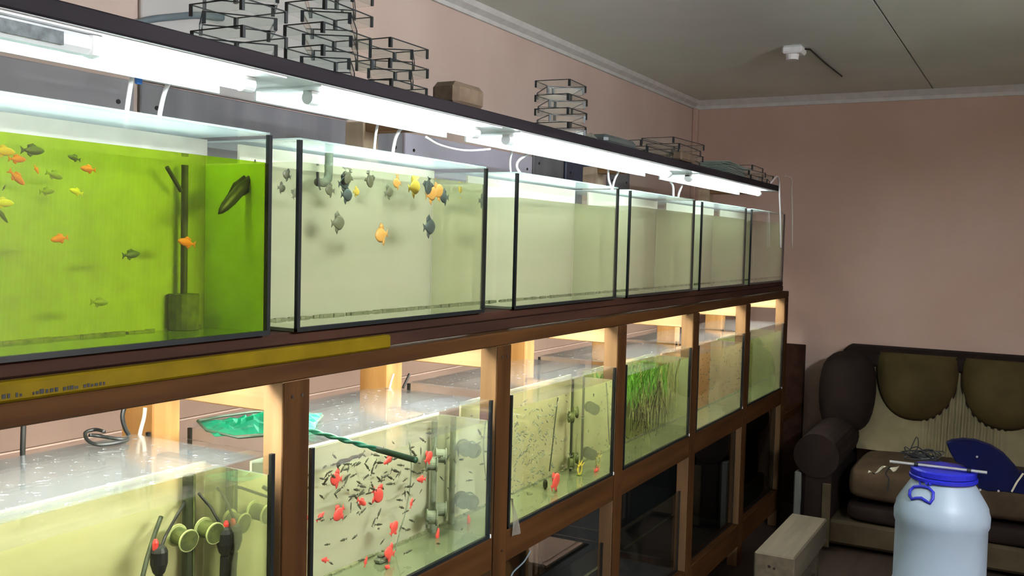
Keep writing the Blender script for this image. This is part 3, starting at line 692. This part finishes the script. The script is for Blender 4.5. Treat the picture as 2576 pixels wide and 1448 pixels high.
# lower far tank
p0 = at(1932, 950, 'x', -.10)
t = thing('sponge_filter', (p0[0], p0[1], LZ0+.007), 'dark sponge filter in the farthest lower aquarium', 'filter')
cyl((p0[0], p0[1], LZ0+.007), (p0[0], p0[1], 1.125), .006).build('riser', 'olive_rubber', t)
cyl((p0[0], p0[1], LZ0+.007), (p0[0], p0[1], LZ0+.06), .022).build('sponge', 'sponge_olive', t)
# plants
def blades(n, y0, y1, ztop, zlo, zhi, seed, x0=-.15, x1=-.03, wd=.004):
    r_ = random.Random(seed); b = B()
    for _ in range(n):
        x, y = r_.uniform(x0, x1), r_.uniform(y0, y1); z1 = r_.uniform(zlo, zhi); dx, dy = r_.uniform(-.03, .03), r_.uniform(-.07, .05)
        m = 6; pts = []
        for k in range(m+1):
            u = k/m; pts.append((min(x1, max(x0, x+dx*u+.008*math.sin(5*u+x*90))), y+dy*u*u+.01*math.sin(4*u+y*60), ztop-(ztop-z1)*u))
        base = len(b.v)
        for k, p in enumerate(pts):
            h = wd*(.35+math.sin(math.pi*min(.95, .15+.8*k/m)))*.5; b.v += [(p[0], p[1]-h, p[2]), (p[0]+h*.5, p[1]+h, p[2])]
        for k in range(m): b.f.append((base+2*k, base+2*k+1, base+2*k+3, base+2*k+2))
    return b
t = thing('water_plant', (-.09, 3.5, LZ0+.2), 'mass of bright green grassy water plants hanging in the planted aquarium', 'plant')
blades(240, 3.17, 3.70, 1.127, .97, 1.06, 1).build('green_blades', 'leaf_green', t)
blades(90, 3.45, 3.84, 1.127, .86, 1.0, 2).build('pale_blades', 'leaf_pale', t)
blades(40, 3.50, 3.66, 1.06, .83, .88, 3, wd=.003).build('brown_stems', 'stick', t)

# ------------------------------------------------------------------ fish
FISH = {}
def fish_mesh(kind, mat):
    if (kind, mat) in FISH: return FISH[kind, mat]
    h, wd, tail, fin = {'slim': (.20, .11, .13, .10), 'oval': (.34, .15, .16, .24), 'disc': (.72, .16, .20, .52), 'big': (.30, .14, .17, .26)}[kind]
    b = B(); xs = [.5, .44, .34, .18, .0, -.15, -.27, -.34]; hs = [.04, .42, .74, .97, 1.0, .74, .40, .26]; n = 8
    for x, q in zip(xs, hs):
        for k in range(n):
            a = 2*math.pi*k/n; b.v.append((x, math.cos(a)*wd*.5*min(1, q*1.1), math.sin(a)*h*.5*q))
    for i in range(len(xs)-1):
        for k in range(n): b.f.append((i*n+k, i*n+(k+1) % n, (i+1)*n+(k+1) % n, (i+1)*n+k))
    b.f.append(tuple(range(n))); m = (len(xs)-1)*n; b.f.append(tuple(m+k for k in reversed(range(n))))
    e = .008
    def finp(poly): b.prism(poly, 'y', -e, e)
    finp([(-.32, .05*h+.02), (-.50, tail), (-.45, 0), (-.50, -tail), (-.32, -.05*h-.02)])
    finp([(.18, h*.46), (.02, h*.40+fin*.55), (-.20, h*.22+fin*.5), (-.20, h*.25)])
    finp([(.02, -h*.47), (-.10, -h*.36-fin*.55), (-.22, -h*.2-fin*.4), (-.22, -h*.2)])
    FISH[kind, mat] = b.mesh('fish', mat, True); return FISH[kind, mat]
def fish(pos, length, ang, kind, mat, label, group=None, flip=False, yaw=0.0, cat='fish'):
    """ang: pitch of the heading in the y-z plane; flip: swims towards -y"""
    o = bpy.data.objects.new('fish', fish_mesh(kind, mat)); COL.objects.link(o)
    h = Vector((math.sin(yaw), (-1 if flip else 1)*math.cos(ang)*math.cos(yaw), math.sin(ang))).normalized()
    s = h.cross(Vector((0, 0, 1))).normalized(); u = s.cross(h).normalized()
    m = Matrix.Identity(4)
    for i in range(3): m[i][0] = h[i]*length; m[i][1] = -s[i]*length; m[i][2] = u[i]*length; m[i][3] = pos[i]
    o.matrix_world = m; tag(o, label, cat, group); return o
def px_len(pos, lp):     # metres along y for a length in photo pixels
    a = pr(pos); b = pr((pos[0], pos[1]+.01, pos[2])); return lp/np.hypot(*(b-a))*.01
def fpx(px, py, lp, deg, kind, mat, label, group=None, x=-.09, flip=False, yaw=0.0):
    p = at(px, py, 'x', x); return fish(p, px_len(p, lp), R(deg), kind, mat, label, group, flip, yaw)
G1 = 'fish in the lime green aquarium'
fpx(8, 380, 62, 0, 'oval', 'fish_gold', 'golden orange fish cut by the left edge near the green surface', G1, -.05)
fpx(43, 400, 46, 2, 'oval', 'fish_orange', 'orange fish just under the slate fish by the surface', G1, -.06)
fpx(82, 378, 62, 3, 'oval', 'fish_slate', 'slate blue fish closest to the surface of the green water', G1, -.06)
fpx(42, 446, 52, -38, 'oval', 'fish_orange', 'orange red fish diving steeply at the far left', G1, -.05)
fpx(92, 426, 22, -60, 'oval', 'fish_orange', 'smallest orange fish seen almost head on', G1, -.10)
fpx(187, 397, 34, 12, 'oval', 'fish_slate', 'small dark grey fish right of the slate fish', G1, -.09, True)
fpx(222, 425, 40, 4, 'oval', 'fish_orange', 'orange fish farthest right in the group', G1, -.09, True)
fpx(137, 440, 46, -14, 'oval', 'fish_olive', 'olive fish tilted down between two orange fish', G1, -.10)
fpx(118, 481, 40, 6, 'oval', 'fish_olive', 'olive fish below the others, facing right', G1, -.10)
fpx(192, 482, 36, 14, 'oval', 'fish_yellow', 'pale yellow orange fish low in the group', G1, -.12, True)
fpx(8, 510, 56, 0, 'oval', 'fish_yellow', 'yellow fish cut by the left edge', G1, -.06)
fpx(4, 540, 50, -50, 'slim', 'fish_slate', 'dark fish diving at the left edge below the yellow fish', G1, -.06)
fpx(10, 472, 16, 60, 'slim', 'fish_black', 'tiny black fish near the left edge', G1, -.06)
fpx(602, 478, 138, -42, 'slim', 'fish_black', 'large black fish diving by the right end of the green aquarium', G1, -.07, True)
for k, (a, b, m_, l_) in enumerate(((150, 600, 'fish_orange', 'orange fish alone low in the left of the green aquarium'), (330, 640, 'fish_slate', 'grey fish in the lower middle of the green aquarium'), (470, 610, 'fish_orange', 'orange fish low beside the filter tube'),
                                    (250, 760, 'fish_olive', 'olive fish near the bottom of the green aquarium'))):
    fpx(a, b, 46, (-8, 6, 10, -4)[k], 'oval', m_, l_, G1, -.09, k % 2 == 0)
G2 = 'fish in the aquarium of round fish'
D = [(722, 440, 26, 20, 'disc', 'fish_grey', 'small grey round fish left of the tank seam near the surface'), (708, 472, 24, 0, 'disc', 'fish_grey', 'pale grey round fish lowest left of the tank seam'),
     (742, 487, 24, 60, 'disc', 'fish_grey', 'dark grey round fish close to the tank seam'), (876, 445, 30, -60, 'disc', 'fish_grey', 'upper grey round fish of the three right of the outlet pipe'),
     (865, 460, 34, 10, 'disc', 'fish_slate', 'middle striped grey fish of the three right of the outlet pipe'), (872, 490, 34, 0, 'disc', 'fish_slate', 'lowest grey round fish right of the outlet pipe'),
     (830, 478, 28, 5, 'disc', 'fish_grey', 'pale grey round fish below the outlet pipe'), (896, 482, 20, 0, 'disc', 'fish_yellow', 'yellow round fish right of the grey trio'),
     (930, 452, 30, -70, 'disc', 'fish_grey', 'upright grey fish alone in the middle'), (999, 460, 24, 0, 'disc', 'fish_gold', 'orange round fish alone in the middle'),
     (978, 483, 26, 20, 'disc', 'fish_grey', 'grey fish under the orange round fish'), (1042, 470, 36, 10, 'disc', 'fish_yellow', 'lime yellow fish right of the orange round fish'),
     (1078, 467, 30, -80, 'disc', 'fish_slate', 'dark upright fish above the golden pair'), (1084, 487, 34, 15, 'disc', 'fish_gold', 'left golden fish of the pair'), (1102, 482, 32, 30, 'disc', 'fish_gold', 'right golden fish of the pair'),
     (1118, 496, 26, 0, 'disc', 'fish_slate', 'dark fish right of the golden pair'), (1165, 484, 28, 60, 'disc', 'fish_yellow', 'small yellow fish nearest the right pane'),
     (850, 560, 40, 5, 'disc', 'fish_grey', 'grey round fish in the lower left of the pale aquarium'), (960, 590, 38, -8, 'disc', 'fish_gold', 'golden round fish low in the middle of the pale aquarium'), (1080, 570, 36, 6, 'disc', 'fish_slate', 'slate round fish low in the right of the pale aquarium')]
for k, (a, b, lp, dg, kd, m_, l_) in enumerate(D): fpx(a, b, lp*.85, dg, kd, m_, l_, G2, -.05-.012*(k % 6), k % 3 == 0)
G3 = 'red fish in the red fish aquarium'
RED = [(846, 1204, 34, 10), (950, 1243, 36, -40), (853, 1290, 34, -30), (806, 1299, 26, 30), (775, 1302, 22, 0), (991, 1328, 28, 45), (980, 1390, 32, 20), (910, 1262, 30, -30), (978, 1155, 30, -20),
       (1078, 1150, 24, 30), (818, 1408, 24, 20), (920, 1412, 20, 70), (976, 1427, 22, 30), (1035, 1265, 18, 70), (1060, 1205, 26, 10), (1101, 1345, 24, 80)]
REDL = ['red fish with a bright white flank at the upper left of the school', 'largest red fish with a dark belly in the middle of the school', 'red fish at mid height near the left pane', 'small red fish next to the left corner seam', 'red fish half hidden behind the left seam',
        'red fish hovering above the small weight', 'bright red fish over the tank floor by the weight', 'pale red fish curled below the middle of the school', 'faded red fish just under the floating twig', 'orange red fish beside the upper disc pair',
        'pale red fish low in the left corner', 'thin pale red fish on the tank floor', 'pale red fish lowest in the picture', 'small faint red fish left of the pole', 'dark red fish just below the handle tip', 'pale upright fish right of the pole foot']
for k, (a, b, lp, dg) in enumerate(RED):
    fpx(a, b, lp*.95, dg, 'disc' if k in (0, 1, 2, 5, 6, 9) else 'oval', 'fish_red', REDL[k], G3, -.035-.011*(k % 8), k % 2 == 0)
fpx(1397, 1211, 26, 30, 'disc', 'fish_red', 'red fish near the floor of the fry aquarium', None, -.06)
fpx(1505, 1180, 24, 0, 'oval', 'fish_red', 'pale red fish at the right of the fry aquarium', None, -.06)
rr = random.Random(11)
def where_in(p, y0, y1):
    u = (p[1]-y0)/(y1-y0); v = (p[2]-LZ0)/(LZ1-LZ0)
    h = 'the left third' if u < .33 else ('the middle' if u < .66 else 'the right third')
    q = 'near the surface in ' if v > .66 else ('at mid depth in ' if v > .33 else 'low down in ')
    return q+h+' of'
n_ = 0
while n_ < 135:
    if rr.random() < .55: a, b = rr.gauss(920, 85), rr.gauss(1185, 55)
    else: a, b = rr.uniform(795, 1232), rr.uniform(1085, 1440)
    p = at(a, b, 'x', rr.uniform(-.15, -.03))
    if not (1.50 < p[1] < 2.19 and .82 < p[2] < 1.105): continue
    fish(p, rr.uniform(.018, .030), rr.gauss(.1, .5), 'slim', 'fish_fry', 'small dark slender fish %s the red fish aquarium' % where_in(p, 1.482, 2.208), 'small dark fish in the red fish aquarium', rr.random() < .5, rr.uniform(-.4, .4)); n_ += 1
n_ = 0
while n_ < 165:
    if rr.random() < .75: a, b = rr.gauss(1335, 38), rr.gauss(1120, 60)
    else: a, b = rr.uniform(1292, 1480), rr.uniform(1040, 1290)
    p = at(a, b, 'x', rr.uniform(-.15, -.03))
    if not (2.33 < p[1] < 3.03 and .82 < p[2] < 1.115): continue
    fish(p, rr.uniform(.013, .021), rr.gauss(-.2, .6), 'slim', 'fish_pale_fry', 'tiny grey fry %s the fry aquarium' % where_in(p, 2.312, 3.055), 'grey fry in the fry aquarium', rr.random() < .5, rr.uniform(-.4, .4)); n_ += 1
def fry_stuff(y0, y1, n, seed, mat, label, z0=.815, z1=1.10):
    r_ = random.Random(seed); b = B()
    for _ in range(n):
        c = Vector((r_.uniform(-.15, -.03), r_.uniform(y0, y1), r_.uniform(z0, z1))); a = r_.gauss(0, .5); L = r_.uniform(.007, .012)
        d = Vector((0, math.cos(a), math.sin(a)))*L; u = Vector((0, -math.sin(a), math.cos(a)))*L*.28; s = Vector((L*.2, 0, 0))
        m = len(b.v); b.v += [tuple(c+d), tuple(c+u), tuple(c-u), tuple(c+s), tuple(c-s), tuple(c-d*.7), tuple(c-d+u*.8), tuple(c-d-u*.8)]
        b.f += [tuple(m+i for i in q) for q in ((0,1,3),(0,3,2),(0,2,4),(0,4,1),(5,3,1),(5,2,3),(5,4,2),(5,1,4),(5,6,7))]
    o = b.build('fry_swarm', mat); tag(o, label, 'fry', None, 'stuff'); return o
fry_stuff(2.33, 2.9, 120, 1, 'fish_pale_fry', 'swarm of finest grey fry in the fry aquarium')
fry_stuff(3.17, 3.84, 45, 2, 'fish_fry', 'scattered dark fry beneath the green plants', .81, .95)
fry_stuff(3.98, 4.6, 110, 3, 'fish_fry', 'swarm of dark fry before the peach background')
fry_stuff(4.80, 5.45, 70, 4, 'fish_fry', 'swarm of fry in the farthest lower aquarium')

# ------------------------------------------------------------------ green net on the lids
t = thing('hand_net', (-.18, 1.55, 1.181), 'green mesh hand net with twisted handle lying on the aquarium lids', 'net')
fr = [at(497, 1058, 'z', 1.205), at(560, 1046, 'z', 1.208), at(640, 1035, 'z', 1.205), at(740, 1034, 'z', 1.198), at(812, 1046, 'z', 1.188), at(795, 1062, 'z', 1.187), at(770, 1078, 'z', 1.187), at(700, 1092, 'z', 1.187), at(600, 1100, 'z', 1.187), at(520, 1082, 'z', 1.19), at(497, 1058, 'z', 1.205)]
B().tube(fr, .003, 8).build('hoop', 'net_frame', t, smooth=True)
A_, B2, C_, D_ = [np.array(v) for v in (at(500, 1058, 'z', 1.2), at(812, 1038, 'z', 1.19), at(790, 1080, 'z', 1.186), at(540, 1098, 'z', 1.184))]
hr = random.Random(9); HN = [[hr.random() for _ in range(19)] for _ in range(11)]
def netf(u, v):
    p = (A_*(1-u)+B2*u)*(1-v)+(D_*(1-u)+C_*u)*v
    e = (math.sin(math.pi*min(1, max(0, u)))**.5)*(math.sin(math.pi*v)**.6)
    k = HN[int(round(v*10))][int(round(u*18))]
    return (p[0]+(k-.5)*.006, p[1], 1.1825+(p[2]-1.1825)*(1-e)+e*(.010+.026*k*(1-.5*u)+.014*math.exp(-((u-.55)/.15)**2)))
nb = B(); nb.grid(netf, 18, 10)
nb.build('net_bag', 'net_mesh', t)
h0 = np.array(at(742, 1072, 'z', 1.192)); h1 = np.array(at(1047, 1157, 'z', 1.168)); hd = h1-h0
def spir(r, ph, u0, u1, n=40):
    pts = []
    s = np.cross(hd, [0, 0, 1.0]); s /= np.linalg.norm(s); u = np.cross(s, hd); u /= np.linalg.norm(u)
    for k in range(n+1):
        q = u0+(u1-u0)*k/n; a = q*26+ph; pts.append(tuple(h0+hd*q+(s*math.cos(a)+u*math.sin(a))*r))
    return pts
for ph in (0, math.pi):
    B().tube(spir(.0026, ph, 0, .72), .0034, 7).build('handle_strand', 'twist_green', t, smooth=True)
B().tube([tuple(h0+hd*q) for q in (.70, .78, .92, .985, 1.0)], .0062, 10).build('handle_grip', 'handle_tip', t, smooth=True)
B().tube([fr[6], tuple(h0)], .0035, 8).build('handle_joint', 'net_frame', t)
# clear bag strip hanging at the corner of the fry tank
a0 = np.array(at(1285, 1255, 'x', .004)); a1 = np.array(at(1312, 1338, 'x', .004))
def flap(u, v): return (.003+.004*math.sin(6*u+3*v), 2.318+.05*v*u+.004*v, a0[2]+(a1[2]-a0[2])*v)
fb = B(); fb.grid(flap, 6, 8); m = len(fb.v); fb.v += [(p[0]+.0008, p[1], p[2]) for p in fb.v[:m]]; fb.f += [tuple(m+i for i in reversed(q)) for q in fb.f]
tag(fb.build('plastic_strip', 'film'), 'crinkled clear plastic strip hanging beside the fry aquarium', 'plastic strip')

# ------------------------------------------------------------------ sofa against the far wall
SX0, SX1, SY0, SY1 = .15, 2.55, 5.22, 6.14
sf = thing('sofa', ((SX0+SX1)/2, (SY0+SY1)/2, 0), 'worn brown sofa with pleated cream back against the far wall', 'sofa')
def rbox(x0, x1, y0, y1, z0, z1, name, mat, b=.04):
    o = B().bbox(x0, x1, y0, y1, z0, z1, b).build(name, mat, sf, smooth=False)
    md = o.modifiers.new('round', 'SUBSURF'); md.levels = 2; md.render_levels = 2
    for p in o.data.polygons: p.use_smooth = True
    return o
B().bbox(SX0+.02, SX1, SY0+.03, SY1-.02, .03, .16, .015).build('base', 'sofa_base', sf)
rbox(SX0+.25, SX1, SY0+.015, SY1-.25, .15, .27, 'seat_frame', 'sofa_dark', .03)
rbox(SX0+.25, 1.42, SY0, SY1-.25, .262, .475, 'seat_cushion', 'sofa_brown', .05)
rbox(1.425, SX1, SY0, SY1-.25, .262, .475, 'seat_cushion', 'sofa_brown', .05)
def pleat(u, v):
    x = SX0+.22+(SX1-SX0-.22)*u; z = .45+.55*v
    amp = .010*(1-.3*v)*max(0, math.sin(x*7.2+1.2))**.5 if math.sin(x*7.2+1.2) > 0 else 0
    return (x, SY1-.34+.16*v+amp*math.sin(x*190), z+.0)
pb = B(); pb.grid(pleat, 420, 4); m = len(pb.v)
pb.v += [(p[0], SY1-.02, p[2]) for p in pb.v[:m]]; pb.f += [tuple(m+i for i in reversed(q)) for q in pb.f]
pb.build('pleated_back', 'sofa_cream', sf)
B().bbox(SX0+.1, SX1, SY1-.22, SY1-.03, .90, 1.03, .03).build('top_roll', 'sofa_dark', sf)
def headcush(x0, x1, zb):
    cx, hw = (x0+x1)/2, (x1-x0)/2; poly = []
    for k in range(25):
        a = math.pi+math.pi*k/24; poly.append((cx+hw*math.copysign(abs(math.cos(a))**.85, math.cos(a)), zb+.30+.30*math.sin(a)))
    poly += [(x1, 1.01), (x0, 1.01)]
    b = B(); n = len(poly)
    for s, dy, in ((1.0, .02), (1.0, -.035), (.93, -.075), (.72, -.105), (.35, -.12)):
        for (x, z) in poly:
            zc = zb+.34; b.v.append((cx+(x-cx)*s, SY1-.30+.16*((z-.45)/.55)+dy, zc+(z-zc)*s))
    for i in range(4):
        for k in range(n): b.f.append((i*n+k, i*n+(k+1) % n, (i+1)*n+(k+1) % n, (i+1)*n+k))
    b.f.append(tuple(4*n+k for k in range(n))); b.f.append(tuple(reversed(range(n))))
    o = b.build('head_cushion', 'sofa_tan', sf, smooth=True)
    B().tube([(x, SY1-.335+.16*((z-.45)/.55), z) for x, z in poly[:25]], .006, 6).build('piping', 'sofa_dark', o)
headcush(.44, .888, .635); headcush(.892, 1.35, .632); headcush(1.354, 1.80, .632); headcush(1.804, 2.26, .632)
# scroll arm and tall side
B().tube([(.262, SY0-.02, .50), (.262, SY1-.06, .52)], .118, 28).build('arm_roll', 'sofa_dark', sf, smooth=False)
B().bbox(.19, .34, SY0-.01, SY1-.1, .02, .46, .02).build('arm_panel', 'sofa_dark', sf)
B().bbox(.150, .186, SY0-.012, SY0+.05, .02, .40, .006).build('arm_trim', 'pale_board', sf)
B().bbox(.300, .345, SY0-.022, SY0-.008, .02, .36, .004).build('arm_trim', 'sofa_base', sf)
rbox(.13, .46, SY1-.46, SY1-.04, .52, 1.01, 'side_wing', 'sofa_dark', .09)

# ------------------------------------------------------------------ barrel with things on it
bc = (.979, 3.90, 0)
br = thing('barrel', bc, 'white plastic barrel with blue lid standing before the sofa', 'barrel')
prof = [(.150, 0), (.160, .012), (.161, .10), (.1615, .31), (.166, .325), (.166, .345), (.161, .36), (.160, .575), (.166, .59), (.167, .625), (.162, .64), (.160, .655), (.150, .675), (.118, .728), (.108, .742), (.104, .75), (.104, .765)]
B().lathe(prof, bc, 48).build('barrel_body', 'barrel_white', br, smooth=True)
lid_ = B().lathe([(.108, .7655), (.114, .768), (.115, .786), (.108, .792), (.02, .792)], bc, 40).build('lid', 'barrel_blue', br, smooth=False)
B().lathe([(.117, .749), (.119, .752), (.119, .762), (.115, .765)], bc, 40).build('lid_ring', 'barrel_blue', br)
# shoulder handle: a bean shaped loop lying on the shoulder
def on_shoulder(px, py, off=.004):
    y = 3.78
    for _ in range(6):
        p = at(px, py, 'y', y); r_ = (.1635-(p[2]-.655)*.585 if p[2] > .655 else .1635)+off
        y = bc[1]-math.sqrt(max(1e-6, r_*r_-(p[0]-bc[0])**2))
    return tuple(at(px, py, 'y', y))
loop = [on_shoulder(a, b) for a, b in ((2288, 1246), (2289, 1232), (2300, 1223), (2318, 1222), (2337, 1227), (2348, 1238), (2347, 1254), (2340, 1265), (2330, 1260), (2318, 1252), (2304, 1252), (2294, 1255), (2288, 1246))]
B().tube(loop, .0055, 8).build('handle', 'barrel_blue', br, smooth=True)
B().tube([on_shoulder(a, b, .006) for a, b in ((2316, 1221), (2313, 1212), (2318, 1206))], .003, 8).build('handle_catch', 'barrel_blue', br)
B().tube([on_shoulder(a, b, .006) for a, b in ((2328, 1216), (2338, 1213), (2341, 1220))], .006, 8).build('handle_catch', 'barrel_blue', br)
# rod on the lid
r0, r1 = at(2238, 1168, 'y', 3.86), at(2483, 1190, 'y', 3.86)
zr = .7985
t = thing('metal_rod', (r0[0], r0[1], zr), 'thin pale metal rod lying across the barrel lid', 'rod')
B().tube([(r0[0], 3.86, zr), (r1[0], 3.86, zr+.004)], .0055, 10).build('rod_shaft', 'steel', t)
for u in (.26, .80):
    x = r0[0]+(r1[0]-r0[0])*u; B().tube([(x, 3.86, zr+.004*u), (x+.014, 3.86, zr+.004*u)], .0075, 10).build('rod_clamp', 'black_rubber', t)
# tangle of wire
rr = random.Random(21); pts = []
for k in range(60):
    a = k*.9; rad = rr.uniform(.03, .075)
    pts.append((.90+rad*math.cos(a)*1.05, 3.915+rad*math.sin(a)*.45, .806+.045*abs(math.sin(k*.37))*rr.random()+.02*(1-rad/.075)))
t = thing('wire_tangle', (.90, 3.915, .795), 'tangle of dark wire heaped on the left of the barrel lid', 'wire')
def smooth_path(P, s=4):
    P = [Vector(p) for p in P]; out = []
    for i in range(len(P)-1):
        p0, p1, p2, p3 = P[max(i-1, 0)], P[i], P[i+1], P[min(i+2, len(P)-1)]
        for k in range(s):
            u = k/s; out.append(.5*((2*p1)+(p2-p0)*u+(2*p0-5*p1+4*p2-p3)*u*u+(3*p1-p0-3*p2+p3)*u**3))
    return out+[P[-1]]
B().tube(smooth_path(pts), .0022, 5).build('wire_coils', 'black_rubber', t)
tri = [at(2288, 1135, 'y', 3.9), at(2306, 1098, 'y', 3.9), at(2309, 1125, 'y', 3.9), at(2285, 1150, 'y', 3.9)]
B().tube(smooth_path(tri), .002, 5).build('wire_loop', 'black_rubber', t)
dang = [at(2240, 1172, 'y', 3.84), at(2228, 1190, 'y', 3.84), at(2236, 1205, 'y', 3.84), at(2232, 1235, 'y', 3.84)]
B().tube(smooth_path(dang), .0028, 5).build('wire_tail', 'black_rubber', t)
t = thing('pale_scraps', tuple(at(2215, 1190, 'y', 3.87)), 'crumpled pale plastic scrap poking out left of the barrel lid', 'scrap')
pp = at(2185, 1186, 'y', 3.87); qq = at(2262, 1172, 'y', 3.87)
sb = B()
def scr(u, v):
    p = pp*(1-u)+qq*u; return (p[0], p[1]+(v-.5)*.03+.006*math.sin(20*u), p[2]-.008*math.sin(9*u)+.010*math.sin(3*v+13*u)*.6)
sb.grid(scr, 12, 4); m = len(sb.v); sb.v += [(p_[0], p_[1], p_[2]-.0015) for p_ in sb.v[:m]]; sb.f += [tuple(m+i for i in reversed(q)) for q in sb.f]
sb.build('scrap_sheet', 'strap', t)
# navy scoop
YS = 3.955
def fx(*pix): return [(at(a, b, 'y', YS)[0], at(a, b, 'y', YS)[2]) for a, b in pix]
outl = fx((2380, 1112), (2392, 1107), (2420, 1104), (2452, 1107), (2490, 1120), (2522, 1140), (2548, 1168), (2562, 1186), (2600, 1196), (2640, 1200), (2640, 1248), (2576, 1242), (2530, 1236), (2484, 1234), (2462, 1226), (2452, 1200), (2438, 1176), (2404, 1160), (2390, 1136))
t = thing('navy_scoop', (outl[0][0], YS, .80), 'dark navy plastic scoop with curved lip lying behind the barrel lid', 'scoop')
sb = B(); n = len(outl); cx_, cz_ = np.mean(outl, axis=0)
for dy, s in ((.045, .96), (.036, 1.0), (-.004, 1.0), (-.012, .96)):
    for x, z in outl: sb.v.append((cx_+(x-cx_)*s, YS+dy, cz_+(z-cz_)*s))
for i in range(3):
    for k in range(n): sb.f.append((i*n+k, i*n+(k+1) % n, (i+1)*n+(k+1) % n, (i+1)*n+k))
sb.f.append(tuple(range(n))); sb.f.append(tuple(reversed(range(3*n, 4*n))))
sb.build('scoop_shell', 'navy', t)
for a, b in ((2458, 1148), (2466, 1231), (2512, 1234)):
    p = at(a, b, 'y', YS-.013); B().tube([tuple(p), (p[0], p[1]-.004, p[2])], .004, 10).build('rivet', 'steel', t)
B().tube([tuple(at(2574, 1190, 'y', YS-.016)), tuple(at(2558, 1212, 'y', YS-.018)), tuple(at(2545, 1236, 'y', YS-.016))], .0035, 6).build('strap', 'strap', t)

# ------------------------------------------------------------------ timber bench
t = thing('timber_bench', (.388, 4.125, 0), 'low bench of a thick pale timber on short legs beside the rack', 'bench')
B().bbox(.308, .468, 3.80, 4.452, .268, .38, .006).build('seat_beam', 'bench_wood', t)
for yy in (3.84, 4.33):
    B().bbox(.325, .452, yy, yy+.05, 0, .2675, .004).build('leg', 'bench_wood', t)
B().bbox(.44, .456, 3.895, 4.325, .10, .16, .003).build('stretcher', 'bench_wood', t)
B().tube([(.37, 3.7995, .33), (.37, 3.7985, .33)], .006, 8).build('nail_hole', 'screw_dark', t)
B().tube([(.39, 3.7995, .325), (.39, 3.7985, .325)], .005, 8).build('nail_hole', 'screw_dark', t)
